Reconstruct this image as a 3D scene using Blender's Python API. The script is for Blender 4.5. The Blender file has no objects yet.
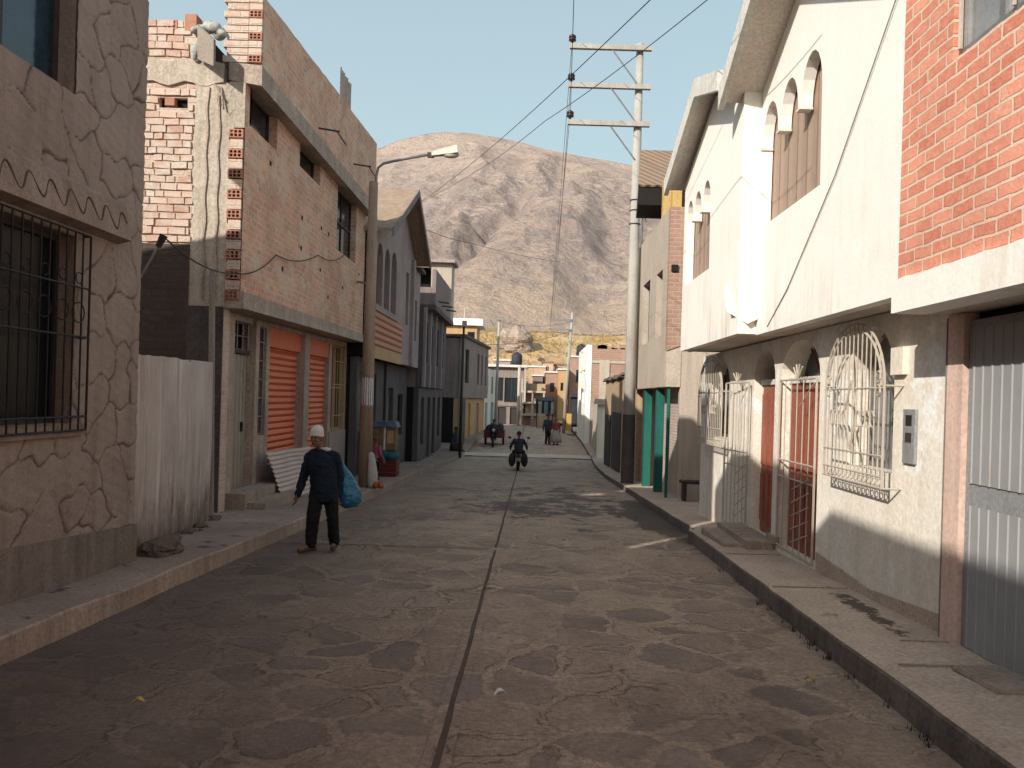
import bpy, bmesh, math, random
from mathutils import Vector, Matrix, noise
from mathutils.geometry import tessellate_polygon
random.seed(7)
PI = math.pi
col = bpy.context.scene.collection
scene = bpy.context.scene

# ------------------------------------------------------------------ measured camera: principal (530,398), f 768, roll 1.7, eye 1.7 m
ROLL, EYE, FPX = math.radians(1.7), 1.7, 768.0
SUN_DIR = Vector((1.0, 1.3, -0.85)).normalized()      # direction the light travels
PROFILE = [(-60, 2.3), (0, 0), (26, -1.0), (33, -1.2), (37, -1.08), (42, -.86), (50, -.66), (62, -.5), (70, -.3)]

def lerp_table(t, x):
    if x <= t[0][0]: return t[0][1]
    for (a, b), (c, d) in zip(t, t[1:]):
        if x <= c: return b + (d - b) * (x - a) / (c - a)
    return t[-1][1]
def gz(Y): return lerp_table(PROFILE, Y)
def uv(px, py):
    x, y = px - 530, py - 398
    return (x*math.cos(ROLL) + y*math.sin(ROLL))/FPX, -(-x*math.sin(ROLL) + y*math.cos(ROLL))/FPX
def on_x(X, px, py):          # point of the plane x = X seen at a photo pixel -> (y, z)
    u, v = uv(px, py); return X/u, EYE + v*X/u
def on_y(Y, px, py):
    u, v = uv(px, py); return u*Y, EYE + v*Y

# ------------------------------------------------------------------ materials
def srgb(h):
    c = [int(h[i:i+2], 16)/255 for i in (0, 2, 4)]
    return tuple((x/12.92 if x <= .04045 else ((x+.055)/1.055)**2.4) for x in c)
class NT:
    def __init__(s, name):
        s.m = bpy.data.materials.new(name); s.m.use_nodes = True
        s.t = s.m.node_tree; s.t.nodes.clear()
        s.out = s.t.nodes.new('ShaderNodeOutputMaterial')
        s.b = s.n('ShaderNodeBsdfPrincipled'); s.t.links.new(s.b.outputs[0], s.out.inputs[0])
        s.pos = s.n('ShaderNodeNewGeometry').outputs['Position']
    def put(s, sock, v):
        if isinstance(v, bpy.types.NodeSocket): s.t.links.new(v, sock)
        elif isinstance(v, (tuple, list)) and len(v) == 3 and sock.type == 'RGBA': sock.default_value = (*v, 1)
        else: sock.default_value = v
    def n(s, typ, props=None, **kw):
        nd = s.t.nodes.new(typ)
        for k, v in (props or {}).items(): setattr(nd, k, v)
        for k, v in kw.items():
            k = k.replace('_', ' ')
            s.put(nd.inputs[int(k[1:])] if k[0] == 'i' and k[1:].isdigit() else nd.inputs[k], v)
        return nd
    def noise(s, scale, detail=4, rough=.55, vec=None, dist=0):
        return s.n('ShaderNodeTexNoise', Vector=vec or s.pos, Scale=scale, Detail=detail, Roughness=rough, Distortion=dist).outputs[0]
    def ramp(s, fac, a, b, va=0.0, vb=1.0):
        return s.n('ShaderNodeMapRange', Value=fac, From_Min=a, From_Max=b, To_Min=va, To_Max=vb).outputs[0]
    def math(s, op, a, b=0.0, c=0.0):
        nd = s.n('ShaderNodeMath', {'operation': op}); s.put(nd.inputs[0], a); s.put(nd.inputs[1], b); s.put(nd.inputs[2], c); return nd.outputs[0]
    def mix(s, fac, a, b, mode='MIX'):
        nd = s.n('ShaderNodeMix', {'data_type': 'RGBA', 'blend_type': mode})
        s.put(nd.inputs[0], fac); s.put(nd.inputs[6], a); s.put(nd.inputs[7], b); return nd.outputs[2]
    def scalevec(s, vec, sc, loc=(0, 0, 0)):
        return s.n('ShaderNodeMapping', Vector=vec, Scale=sc, Location=loc).outputs[0]
    def wallvec(s):              # (x+y, z) so that it fits walls along either axis
        sp = s.n('ShaderNodeSeparateXYZ', Vector=s.pos)
        return s.n('ShaderNodeCombineXYZ', X=s.math('ADD', sp.outputs[0], sp.outputs[1]), Y=sp.outputs[2], Z=0.0).outputs[0]
    def bump(s, h, strength=.5, dist=.02):
        s.put(s.b.inputs['Normal'], s.n('ShaderNodeBump', Height=h, Strength=strength, Distance=dist).outputs[0])
    def done(s, color, rough=.85, metal=0.0, spec=.3):
        s.put(s.b.inputs['Base Color'], color); s.put(s.b.inputs['Roughness'], rough)
        s.b.inputs['Metallic'].default_value = metal; s.b.inputs['Specular IOR Level'].default_value = spec
        return s.m
    def xyz(s): return s.n('ShaderNodeSeparateXYZ', Vector=s.pos).outputs

def weathered(name, c1, c2, scale=1.6, rough=.88, bump=.35, bscale=28, streak=.35, speck=.25, metal=0.0, patch=None, pamt=.56, spec=.25, bdist=.012):
    s = NT(name)
    f = s.ramp(s.noise(scale, 6, .62), .32, .68)
    c = s.mix(f, c1, c2)
    if streak:
        st = s.noise(1, 4, .6, s.scalevec(s.pos, (7, 7, .55)))
        c = s.mix(s.ramp(st, .42, .72, 0, streak), c, tuple(x*.38 for x in c1))
    if patch:
        p = s.ramp(s.noise(scale*1.7, 7, .7, s.scalevec(s.pos, (1, 1, 1), (5, 3, 9))), pamt, pamt+.05)
        c = s.mix(p, c, patch)
    sp = s.ramp(s.noise(bscale*1.3, 3, .6), .3, .75, 1-speck, 1+speck*.55)
    c = s.mix(1.0, c, s.n('ShaderNodeCombineXYZ', X=sp, Y=sp, Z=sp).outputs[0], 'MULTIPLY')
    h = s.math('ADD', s.noise(bscale, 6, .6), s.math('MULTIPLY', s.noise(scale*3, 3), 1.6))
    s.bump(h, bump, bdist)
    return s.done(c, rough, metal, spec)

def stained(mat, z0, z1, color, amount, mx=7, mz=.5):
    """rain streaks that thin out between heights z0 (full) and z1 (none)"""
    t = mat.node_tree; b = next(n for n in t.nodes if n.type == 'BSDF_PRINCIPLED'); old = b.inputs['Base Color'].links[0].from_socket
    s = NT.__new__(NT); s.m, s.t, s.b = mat, t, b; s.pos = s.n('ShaderNodeNewGeometry').outputs['Position']
    st = s.ramp(s.noise(1, 5, .62, s.scalevec(s.pos, (mx, mx, mz), (3, 8, 1))), .47, .66)
    f = s.math('MULTIPLY', s.math('MULTIPLY', st, s.ramp(s.xyz()[2], z1, z0)), s.ramp(s.noise(.9, 3), .4, .6))
    s.put(b.inputs['Base Color'], s.mix(s.math('MULTIPLY', f, amount), old, color))
def damp_spot(mat, cx, cy, rx, ry, slope, color):
    t = mat.node_tree; b = next(n for n in t.nodes if n.type == 'BSDF_PRINCIPLED'); old = b.inputs['Base Color'].links[0].from_socket
    s = NT.__new__(NT); s.m, s.t, s.b = mat, t, b; s.pos = s.n('ShaderNodeNewGeometry').outputs['Position']
    sp = s.xyz(); dy = s.math('SUBTRACT', sp[1], cy); dx = s.math('SUBTRACT', s.math('SUBTRACT', sp[0], cx), s.math('MULTIPLY', dy, slope))
    dx = s.math('DIVIDE', dx, rx); dy = s.math('DIVIDE', dy, ry)
    r = s.math('ADD', s.math('ADD', s.math('MULTIPLY', dx, dx), s.math('MULTIPLY', dy, dy)), s.math('MULTIPLY', s.math('SUBTRACT', s.noise(7, 7, .72), .5), 5.0))
    f = s.ramp(r, .75, .35)
    s.put(b.inputs['Base Color'], s.mix(s.math('MULTIPLY', f, .85), old, color))
def brick(name, c1, c2, mortar, w=.25, h=.1, ms=.014, smear=None, samt=.55, bump=.7, dirt=.35, rough=.9, ms_smooth=.25):
    s = NT(name)
    v = s.wallvec()
    wob = s.n('ShaderNodeVectorMath', {'operation': 'MULTIPLY_ADD'})
    s.put(wob.inputs[0], s.n('ShaderNodeTexNoise', Vector=v, Scale=5.0, Detail=3).outputs[1]); s.put(wob.inputs[1], (.045, .035, 0)); s.put(wob.inputs[2], v)
    bt = s.n('ShaderNodeTexBrick', Vector=wob.outputs[0], Color1=c1, Color2=c2, Mortar=mortar, Scale=1.0, Mortar_Size=ms, Mortar_Smooth=ms_smooth, Bias=0.0, Brick_Width=w, Row_Height=h)
    c = bt.outputs[0]
    c = s.mix(s.ramp(s.noise(1.3, 5, .65), .4, .72, 0, dirt), c, tuple(x*.42 for x in c1))
    c = s.mix(s.ramp(s.noise(22, 5, .65), .42, .8, 0, .4), c, tuple(min(1, x*1.5+.03) for x in c2))
    f = bt.outputs[1]
    if smear:
        p = s.ramp(s.noise(2.1, 7, .7, s.scalevec(s.pos, (1, 1, 1), (2, 8, 1))), samt, samt+.09)
        c = s.mix(s.math('MULTIPLY', p, .85), c, smear)
    hgt = s.math('SUBTRACT', s.math('MULTIPLY', s.noise(40, 5, .6), .35), f)
    s.bump(hgt, bump, .014)
    return s.done(c, rough, 0, .2)

def plain(name, c, rough=.6, metal=0.0, var=.3, scale=6, spec=.35, bump=.1):
    return weathered(name, c, tuple(x*(1-var) for x in c), scale, rough, bump, 40, 0, .15, metal, spec=spec)

def ribs(name, c1, c2, axis, pitch, strength=.8, rough=.6, metal=0.0, rust=None, ramt=.55, lines=0.0, dist=.02):
    """sheet with parallel corrugations or slats across the given world axis ('h' = x+y, 'z')"""
    s = NT(name)
    sp = s.xyz()
    a = sp[2] if axis == 'z' else s.math('ADD', sp[0], sp[1])
    w = s.math('SINE', s.math('MULTIPLY', a, 2*PI/pitch))
    c = s.mix(s.ramp(s.noise(2.2, 6, .65), .3, .7), c1, c2)
    if rust:
        p = s.ramp(s.noise(1.8, 7, .72, s.scalevec(s.pos, (3, 3, .7), (4, 1, 7))), ramt, ramt+.14)
        c = s.mix(s.math('MULTIPLY', p, .9), c, rust)
    if lines: c = s.mix(s.ramp(w, .86, .97, 0, lines), c, tuple(x*.25 for x in c1))
    s.bump(s.math('ADD', w, s.math('MULTIPLY', s.noise(14, 4), .35)), strength, dist)
    return s.done(c, rough, metal, .35)

M = {}
def build_materials():
    # street of flat stones set in cement
    s = NT('street_stone')
    p = s.pos
    warp = s.n('ShaderNodeVectorMath', {'operation': 'MULTIPLY_ADD'})
    s.put(warp.inputs[0], s.n('ShaderNodeTexNoise', Vector=p, Scale=2.1, Detail=5, Roughness=.65).outputs[1]); s.put(warp.inputs[1], (.42, .36, 0)); s.put(warp.inputs[2], p)
    flat = s.scalevec(warp.outputs[0], (1, 1.0, 0))
    vo = s.n('ShaderNodeTexVoronoi', {'feature': 'DISTANCE_TO_EDGE'}, Vector=flat, Scale=1.95, Randomness=1.0)
    vc = s.n('ShaderNodeTexVoronoi', {'feature': 'F1'}, Vector=flat, Scale=1.95, Randomness=1.0)
    sc_ = s.n('ShaderNodeSeparateColor', Color=vc.outputs[1])
    fine = s.noise(17, 8, .78)
    mid = s.noise(4.5, 6, .7)
    e = s.math('ADD', vo.outputs[0], s.math('ADD', s.math('MULTIPLY', s.math('SUBTRACT', fine, .5), .13), s.math('MULTIPLY', s.math('SUBTRACT', mid, .5), .22)))
    edge = s.ramp(e, .055, .125)                       # stones fade into the cement around them
    show = s.ramp(sc_.outputs[0], .1, .6, .15, 1)             # some stones are quite buried
    worn = s.ramp(s.noise(.55, 6, .65), .56, .4, .3, 1)
    fac = s.math('MULTIPLY', edge, s.math('MULTIPLY', show, worn))
    stone = s.mix(sc_.outputs[1], (.19, .148, .145), (.37, .29, .268))
    stone = s.mix(s.ramp(s.noise(24, 6, .78), .5, .72, 0, .55), stone, (.42, .32, .27))
    cement = s.mix(s.ramp(s.noise(2.6, 7, .72), .3, .7), (.60, .44, .32), (.90, .69, .53))
    cement = s.mix(s.ramp(s.noise(26, 6, .78), .42, .66, .55, 0), cement, (.23, .16, .13))
    cement = s.mix(s.ramp(s.noise(7, 7, .75, s.scalevec(p, (1, 1, 1), (9, 2, 0))), .56, .7, 0, .6), cement, (.74, .57, .45))
    c = s.mix(s.math('MULTIPLY', fac, .8), cement, stone)
    # dark joints on one side of some stones
    rim = s.math('MULTIPLY', s.ramp(s.math('ABSOLUTE', s.math('SUBTRACT', e, .06)), .013, .002), s.ramp(s.noise(1.7, 4), .46, .6))
    c = s.mix(s.math('MULTIPLY', rim, .5), c, (.055, .04, .037))
    sp = s.xyz()
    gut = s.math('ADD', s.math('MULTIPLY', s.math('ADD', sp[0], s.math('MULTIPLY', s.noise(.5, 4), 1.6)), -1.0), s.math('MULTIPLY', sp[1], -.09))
    c = s.mix(s.ramp(gut, -1.2, 1.5, 0, .72), c, (.105, .078, .072))       # gutter dirt, deepened by a painted vignette towards the near left
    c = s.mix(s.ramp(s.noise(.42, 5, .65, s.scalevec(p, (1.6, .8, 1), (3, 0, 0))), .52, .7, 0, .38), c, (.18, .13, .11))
    # damp stains towards the right kerb
    wn = s.noise(1, 7, .72, s.scalevec(p, (1.5, 1.0, 1), (2, 5, 0)))
    dx = s.math('DIVIDE', s.math('SUBTRACT', sp[0], .75), 1.9); dy = s.math('DIVIDE', s.math('SUBTRACT', sp[1], 17.4), 4.4)
    r = s.math('ADD', s.math('MULTIPLY', dx, dx), s.math('MULTIPLY', dy, dy))
    wet = s.ramp(s.math('SUBTRACT', wn, s.math('MULTIPLY', r, .10)), .455, .50)
    kx = s.math('DIVIDE', s.math('SUBTRACT', sp[0], 2.55), .55); ky = s.math('DIVIDE', s.math('SUBTRACT', sp[1], 15.2), 3.2)
    r2 = s.math('ADD', s.math('MULTIPLY', kx, kx), s.math('MULTIPLY', ky, ky))
    wet = s.math('MAXIMUM', wet, s.ramp(s.math('SUBTRACT', s.math('MULTIPLY', wn, .8), s.math('MULTIPLY', r2, .2)), .1, .2))
    c = s.mix(s.math('MULTIPLY', wet, .86), c, (.028, .02, .019))
    h = s.math('ADD', s.math('MULTIPLY', fac, .6), s.math('ADD', s.math('MULTIPLY', fine, 1.3), s.math('ADD', s.math('MULTIPLY', s.noise(60, 4, .75), .5), s.math('ADD', s.math('MULTIPLY', mid, .9), s.math('MULTIPLY', rim, -.7)))))
    s.bump(h, 1.0, .04)
    M['road'] = s.done(c, s.ramp(wet, 0, 1, .8, .5), 0, .3)
    M['seam'] = weathered('seam_concrete', (.36, .26, .2), (.5, .37, .29), 3, .9, .5, 40, 0)
    M['painted_sun'] = weathered('painted_sunlight', (.62, .48, .35), (.74, .60, .45), 2, .85, .3, 20, 0, .15)
    M['groove'] = plain('seam_dirt', (.12, .078, .062), .95)
    # carved stucco
    s = NT('carved_stucco')
    v = s.wallvec()
    c = s.mix(s.ramp(s.noise(1.1, 6, .65), .3, .7), (.272, .22, .185), (.365, .30, .258))
    st = s.noise(1, 4, .6, s.scalevec(s.pos, (6, 6, .5)))
    c = s.mix(s.ramp(st, .48, .75, 0, .4), c, (.14, .095, .08))
    c = s.mix(s.ramp(s.noise(30, 4, .6), .4, .8, 0, .3), c, (.42, .31, .25))
    gr = s.n('ShaderNodeAttribute', {'attribute_name': 'joint'}).outputs['Fac']
    c = s.mix(s.math('MULTIPLY', gr, .82), c, (.06, .044, .038))  # joint dirt, also painted for the shade such shallow cuts lack
    h = s.math('ADD', s.math('MULTIPLY', s.noise(34, 6, .65), .35), s.math('MULTIPLY', s.noise(6, 5, .65), 1.1))
    s.bump(h, .9, .03)
    M['stucco'] = s.done(c, .9, 0, .2)
    M['carved'] = weathered('carved_joint', (.085, .06, .05), (.13, .095, .08), 4, .95, .4, 40, 0)
    M['stucco_plain'] = weathered('stucco_plain', (.29, .218, .172), (.38, .295, .24), 2, .9, .5, 30, .4)
    M['plinth'] = weathered('plinth_cement', (.20, .165, .145), (.28, .235, .205), 2, .9, .5, 26, .5)
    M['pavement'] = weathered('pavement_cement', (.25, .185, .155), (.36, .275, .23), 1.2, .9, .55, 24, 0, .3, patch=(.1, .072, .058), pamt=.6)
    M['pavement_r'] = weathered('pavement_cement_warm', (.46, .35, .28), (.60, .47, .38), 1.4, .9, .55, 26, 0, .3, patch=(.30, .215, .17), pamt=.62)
    M['kerb_dark'] = weathered('kerb_cement_shade_grime', (.14, .11, .098), (.25, .2, .17), 1.6, .9, .6, 24, .5, .3)  # right kerb: its shade painted into the colour along with grime
    M['kerb'] = weathered('kerb_cement', (.34, .26, .21), (.48, .375, .305), 1.1, .9, .5, 24, .45, .3)
    M['earth'] = weathered('packed_earth', (.2, .145, .1), (.3, .22, .15), .5, .95, .6, 8, 0, .3)
    M['brickB'] = brick('rough_brick', (.86, .43, .28), (.58, .34, .24), (.76, .60, .47), .26, .105, .016, smear=(.72, .55, .42), samt=.5, bump=1.1, dirt=.6)
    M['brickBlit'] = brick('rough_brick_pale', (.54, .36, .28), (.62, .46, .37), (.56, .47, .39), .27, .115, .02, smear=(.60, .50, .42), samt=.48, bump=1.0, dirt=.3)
    M['brick_shade'] = brick('shaded_brick', (.11, .072, .06), (.075, .055, .05), (.08, .066, .06), .26, .105, .016, smear=(.13, .1, .088), samt=.55, bump=1.0, dirt=.5)  # shade painted into the brick colour
    M['brickE'] = brick('orange_brick', (.66, .22, .145), (.84, .36, .25), (.84, .61, .47), .245, .096, .013, smear=(.84, .52, .39), samt=.62, bump=1.2, dirt=.3)
    M['brickG'] = brick('far_brick', (.42, .25, .185), (.36, .20, .15), (.42, .33, .26), .26, .105, .016, smear=(.42, .32, .25), samt=.6)
    M['siding'] = ribs('orange_siding', (.56, .24, .14), (.46, .20, .12), 'z', .19, .8, .75, lines=.7)
    s = NT('clay_blocks')
    rnd = s.n('ShaderNodeNewGeometry').outputs['Random Per Island']
    c = s.mix(rnd, (.50, .31, .235), (.66, .50, .41)); c = s.mix(s.ramp(s.noise(3.2, 6, .7), .44, .6), c, (.62, .53, .45))
    c = s.mix(s.ramp(s.noise(1.7, 5, .7, s.scalevec(s.pos, (1, 1, 1), (4, 4, 2))), .56, .7, 0, .6), c, (.40, .25, .19))
    s.bump(s.noise(28, 6, .7), .8, .02); M['clay_pale'] = s.done(c, .9, 0, .15)
    M['hollow'] = plain('hollow_brick_clay', (.5, .24, .165), .85, var=.3)
    M['concrete'] = weathered('rough_concrete', (.40, .315, .26), (.56, .45, .37), 2.0, .92, .7, 22, .4, .35)
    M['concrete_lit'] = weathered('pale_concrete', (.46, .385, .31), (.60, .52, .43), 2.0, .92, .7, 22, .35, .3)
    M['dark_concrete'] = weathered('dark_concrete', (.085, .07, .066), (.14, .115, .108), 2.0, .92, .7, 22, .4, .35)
    M['gray_wall'] = weathered('gray_render', (.26, .205, .19), (.34, .27, .25), 1.2, .9, .35, 26, .45)
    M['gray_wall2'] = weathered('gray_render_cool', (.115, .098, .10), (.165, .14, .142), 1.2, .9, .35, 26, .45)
    M['mauve_wall'] = weathered('mauve_render', (.36, .28, .265), (.45, .36, .34), 1.4, .9, .3, 26, .4)
    M['white'] = weathered('white_render', (.95, .92, .86), (.93, .89, .82), .9, .85, .3, 24, .05, .05, patch=(.86, .79, .68), pamt=.66)
    M['white_low'] = weathered('cream_render_stained', (.88, .80, .68), (.80, .71, .58), .7, .85, .3, 24, .32, .1)
    M['cream'] = weathered('cream_render', (.82, .73, .62), (.90, .83, .74), .8, .88, .6, 20, .16, .16, patch=(.93, .91, .87), pamt=.555)
    M['soffit'] = weathered('soffit_render', (.66, .57, .49), (.76, .68, .60), 1.4, .88, .3, 24, 0)
    M['fascia'] = weathered('fascia_cement', (.72, .68, .62), (.80, .76, .70), 3, .85, .3, 30, .3)
    M['wood_panel'] = ribs('upstairs_panel', (.42, .30, .225), (.36, .25, .19), 'h', .31, .35, .6, lines=.55)
    M['f_wall'] = weathered('beige_render', (.50, .42, .345), (.58, .49, .41), 1.2, .9, .3, 24, .3)
    M['adobe'] = weathered('adobe', (.48, .33, .215), (.56, .40, .27), 1.6, .95, .7, 14, .35, .25)
    M['pink'] = weathered('pink_paint', (.80, .58, .49), (.70, .49, .41), 1.5, .8, .4, 20, .35, .2)
    M['gate_gray'] = ribs('grey_gate_paint', (.33, .33, .33), (.285, .285, .29), 'h', .12, .0, .6, .0, rust=(.30, .22, .17), ramt=.64, dist=.002)
    M['gate_plain'] = weathered('grey_gate_frame', (.33, .33, .335), (.28, .28, .29), 2.5, .55, .2, 30, .3)
    s = NT('corrugated_zinc')
    sp = s.xyz()
    c = s.mix(s.ramp(s.noise(1.5, 6, .65), .3, .7), (.44, .39, .36), (.60, .555, .525))
    st = s.noise(1, 5, .65, s.scalevec(s.pos, (9, 9, .35)))
    c = s.mix(s.ramp(st, .5, .72, 0, .6), c, (.30, .235, .195)); c = s.mix(s.ramp(st, .46, .3, 0, .6), c, (.76, .72, .69))
    low = s.math('ADD', s.math('MULTIPLY', sp[2], -1.0), s.math('MULTIPLY', s.math('SUBTRACT', s.noise(1, 6, .7, s.scalevec(s.pos, (4, 4, 1.2), (3, 1, 1))), .5), 2.6))
    c = s.mix(s.ramp(low, -.45, .35, 0, .85), c, (.13, .085, .068))
    s.bump(s.noise(12, 4), .25, .01); M['zinc'] = s.done(c, .55, .1, .4)
    M['zinc_flat'] = ribs('corrugated_sheet_rows', (.50, .40, .35), (.62, .51, .45), 'z', .075, .2, .6, .15, rust=(.16, .09, .065), ramt=.62, dist=.02)
    M['rust_roof'] = ribs('rusty_roof_sheet', (.30, .205, .14), (.25, .175, .125), 'h', .24, .7, .7, .1, rust=(.44, .19, .06), ramt=.55, lines=.3)
    M['shutter'] = ribs('orange_shutter', (.82, .22, .105), (.70, .185, .09), 'z', .13, .9, .6, .05, lines=.65)
    M['shutter_box'] = weathered('orange_panel', (.76, .195, .09), (.66, .165, .08), 1.6, .6, .2, 24, .2)
    M['door_metal'] = ribs('olive_door', (.40, .37, .30), (.33, .30, .24), 'h', .15, .9, .55, .1, rust=(.13, .07, .045), ramt=.64, lines=.5)
    M['red_door'] = weathered('red_wood', (.38, .125, .08), (.30, .095, .06), 2.0, .55, .25, 24, .3)
    M['green_paint'] = weathered('teal_paint', (.02, .15, .12), (.018, .11, .09), 2, .55, .2, 24, .25)
    M['teal'] = weathered('turquoise_paint', (.13, .36, .38), (.11, .30, .33), 2, .6, .2, 24, .25)
    M['yellow'] = weathered('yellow_paint', (.62, .41, .15), (.54, .35, .12), 2, .7, .2, 24, .2)
    M['ochre'] = weathered('ochre_paint', (.60, .38, .19), (.52, .32, .16), 2, .7, .2, 24, .25)
    M['iron'] = plain('black_iron', (.022, .02, .021), .5, .4)
    M['white_iron'] = plain('cream_iron', (.52, .45, .375), .5, .0, .15)
    M['frame_dark'] = plain('dark_frame', (.05, .042, .04), .6)
    M['steel'] = plain('galvanised_steel', (.34, .33, .32), .45, .6, .25)
    M['pole_c'] = weathered('pole_concrete', (.42, .39, .355), (.50, .47, .43), 2.2, .85, .3, 40, .25, .2)
    M['pole_l'] = weathered('pole_concrete_brown', (.36, .255, .18), (.46, .335, .245), 2.2, .88, .4, 40, .45, .25)
    M['glass_dark'] = plain('dark_glass', (.006, .009, .011), .25, 0, .3, spec=.25, bump=0.0)
    M['glass'] = plain('window_glass', (.018, .026, .032), .12, 0, .3, spec=.6, bump=0.0)
    M['glass_blue'] = plain('blue_glass', (.02, .05, .075), .12, 0, .4, spec=.6, bump=0.0)
    M['glass_pale'] = plain('curtained_glass', (.3, .3, .3), .2, 0, .4, 3, spec=.5, bump=0.0)
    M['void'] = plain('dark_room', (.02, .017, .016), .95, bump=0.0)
    M['porcelain'] = plain('insulator', (.06, .04, .035), .3)
    M['wire'] = plain('cable_black', (.04, .037, .036), .7)
    M['paper'] = weathered('torn_paper', (.80, .77, .73), (.66, .63, .60), 9, .9, .2, 30, 0, patch=(.22, .21, .21), pamt=.6)
    M['lamp_head'] = plain('lamp_housing', (.62, .58, .5), .5)
    M['lamp_glass'] = plain('lamp_bowl', (.55, .5, .42), .3)
    M['tarp_blue'] = plain('blue_tarp', (.13, .155, .23), .6, 0, .5, 5)
    M['tarp_dark'] = weathered('dark_tarp', (.03, .034, .045), (.05, .056, .07), 2, .7, .5, 8, .2)
    M['card'] = weathered('cardboard', (.26, .175, .1), (.2, .13, .075), 3, .9, .2, 20, .1)
    M['board'] = weathered('grey_board', (.33, .28, .24), (.28, .235, .2), 2, .9, .2, 20, .2)
    M['cloth_grey'] = plain('grey_cloth', (.5, .5, .46), .95, 0, .5, 8, bump=.5)
    M['foliage'] = plain('weed_green', (.075, .06, .035), .9)
    M['rock'] = weathered('dark_rock', (.12, .088, .07), (.19, .14, .11), 3, .95, 1.0, 10, 0, bdist=.04)
    M['pale_rock'] = weathered('pale_rock', (.34, .27, .23), (.46, .36, .30), .35, .95, 1.0, 2.2, 0, bdist=.3)
    # people
    M['skin'] = plain('skin', (.25, .12, .075), .6, 0, .2, 12)
    M['navy'] = weathered('navy_wool', (.010, .017, .030), (.016, .024, .040), 6, .95, .5, 60, 0)
    M['black_cloth'] = weathered('black_trousers', (.012, .011, .012), (.02, .018, .019), 6, .95, .4, 60, 0)
    M['knit'] = ribs('white_knit', (.74, .70, .64), (.66, .62, .56), 'h', .014, .5, .95, dist=.004)
    M['hood'] = plain('white_hood', (.6, .58, .54), .95, 0, .2)
    M['shoe'] = plain('brown_shoe', (.075, .06, .052), .75, 0, .3)
    M['bag'] = weathered('blue_plastic', (.014, .17, .29), (.01, .12, .22), 5, .32, .8, 14, 0, .1, patch=(.10, .34, .46), pamt=.68, spec=.6, bdist=.03)
    M['hair'] = plain('dark_hair', (.012, .01, .009), .6)
    M['felt'] = plain('brown_felt', (.07, .045, .032), .95)
    M['blue_cloth'] = plain('faded_blue_cloth', (.055, .075, .11), .95, 0, .5)
    M['skirt'] = plain('dark_skirt', (.06, .045, .05), .95, 0, .4)
    M['red_cloth'] = plain('dull_red_cloth', (.3, .07, .06), .95, 0, .4)
    M['pink_cloth'] = plain('pink_cloth', (.48, .14, .19), .95, 0, .5)
    M['pale_cloth'] = plain('pale_cloth', (.45, .38, .34), .95, 0, .3)
    M['teal_cloth'] = plain('teal_cloth', (.04, .17, .19), .9, 0, .4)
    M['sack'] = plain('white_sack', (.62, .58, .54), .9, 0, .3, 4, bump=.5)
    M['orange_net'] = plain('orange_net', (.5, .16, .05), .9, 0, .5)
    M['rubber'] = plain('tyre_rubber', (.015, .014, .014), .9)
    M['red_metal'] = plain('red_bodywork', (.2, .03, .03), .4, .1)
    M['leaf'] = plain('dry_leaf', (.5, .34, .1), .8)
    # mountain
    s = NT('mountain_slope')
    c = s.mix(s.ramp(s.noise(.006, 8, .6), .35, .65), (.56, .40, .315), (.69, .52, .415))
    c = s.mix(s.ramp(s.noise(.026, 9, .74), .5, .64, 0, .8), c, (.29, .225, .22))
    sp = s.xyz()
    low = s.ramp(sp[2], 40, 130, .75, 0)
    c = s.mix(s.math('MULTIPLY', low, s.ramp(s.noise(.012, 4), .35, .6)), c, (.68, .49, .34))
    nz = s.n('ShaderNodeSeparateXYZ', Vector=s.n('ShaderNodeNewGeometry').outputs['True Normal']).outputs[2]
    strata = s.noise(1, 6, .7, s.scalevec(s.pos, (.014, .014, .075)))
    steep = s.ramp(s.math('ADD', nz, s.math('MULTIPLY', s.math('SUBTRACT', s.noise(.045, 6, .7), .5), .55)), .84, .66)
    c = s.mix(s.math('MULTIPLY', steep, .7), c, s.mix(s.noise(.05, 5), (.27, .21, .205), (.42, .325, .29)))
    band = s.math('MULTIPLY', s.ramp(sp[2], 60, 120), s.ramp(sp[2], 250, 170))
    c = s.mix(s.math('MULTIPLY', s.ramp(strata, .52, .66), s.math('MULTIPLY', band, .7)), c, (.235, .19, .19))
    crag = s.math('MULTIPLY', s.ramp(s.noise(.075, 7, .75, s.scalevec(s.pos, (1, 1, 1.6), (40, 7, 3))), .54, .62), s.math('MULTIPLY', s.ramp(sp[2], 35, 90), s.ramp(sp[2], 290, 170)))
    c = s.mix(s.math('MULTIPLY', crag, .72), c, (.19, .16, .17))
    sc = s.noise(.16, 5, .75)
    c = s.mix(s.ramp(sc, .56, .7, 0, .5), c, (.42, .32, .27))
    s.bump(s.math('ADD', s.math('MULTIPLY', s.noise(.05, 9, .72), 1.0), s.math('MULTIPLY', strata, .35)), 1.0, 14)
    M['mountain'] = s.done(s.mix(.24, c, (.66, .55, .49)), .95, 0, .1)  # flat haze tint painted into the slope colour
    s = NT('golden_grass')
    c = s.mix(s.ramp(s.noise(.35, 6, .65), .35, .65), (.62, .41, .21), (.72, .53, .33))
    c = s.mix(s.ramp(s.noise(1.1, 7, .75), .5, .68, 0, .9), c, (.22, .14, .09))
    c = s.mix(s.ramp(s.noise(.22, 5, .6, s.scalevec(s.pos, (1, 1, 1), (3, 4, 1))), .56, .66, 0, .7), c, (.30, .2, .13))
    s.bump(s.noise(2.5, 8, .75), 1.0, .35)
    M['hill'] = s.done(c, .95, 0, .1)
    damp_spot(M['pavement_r'], 2.98, 6.75, .13, .95, .05, (.05, .036, .03))
    stained(M['white'], 2.55, 4.3, (.60, .46, .31), .6)
    stained(M['cream'], -.5, .8, (.46, .37, .29), .7, 3, .8)
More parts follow.
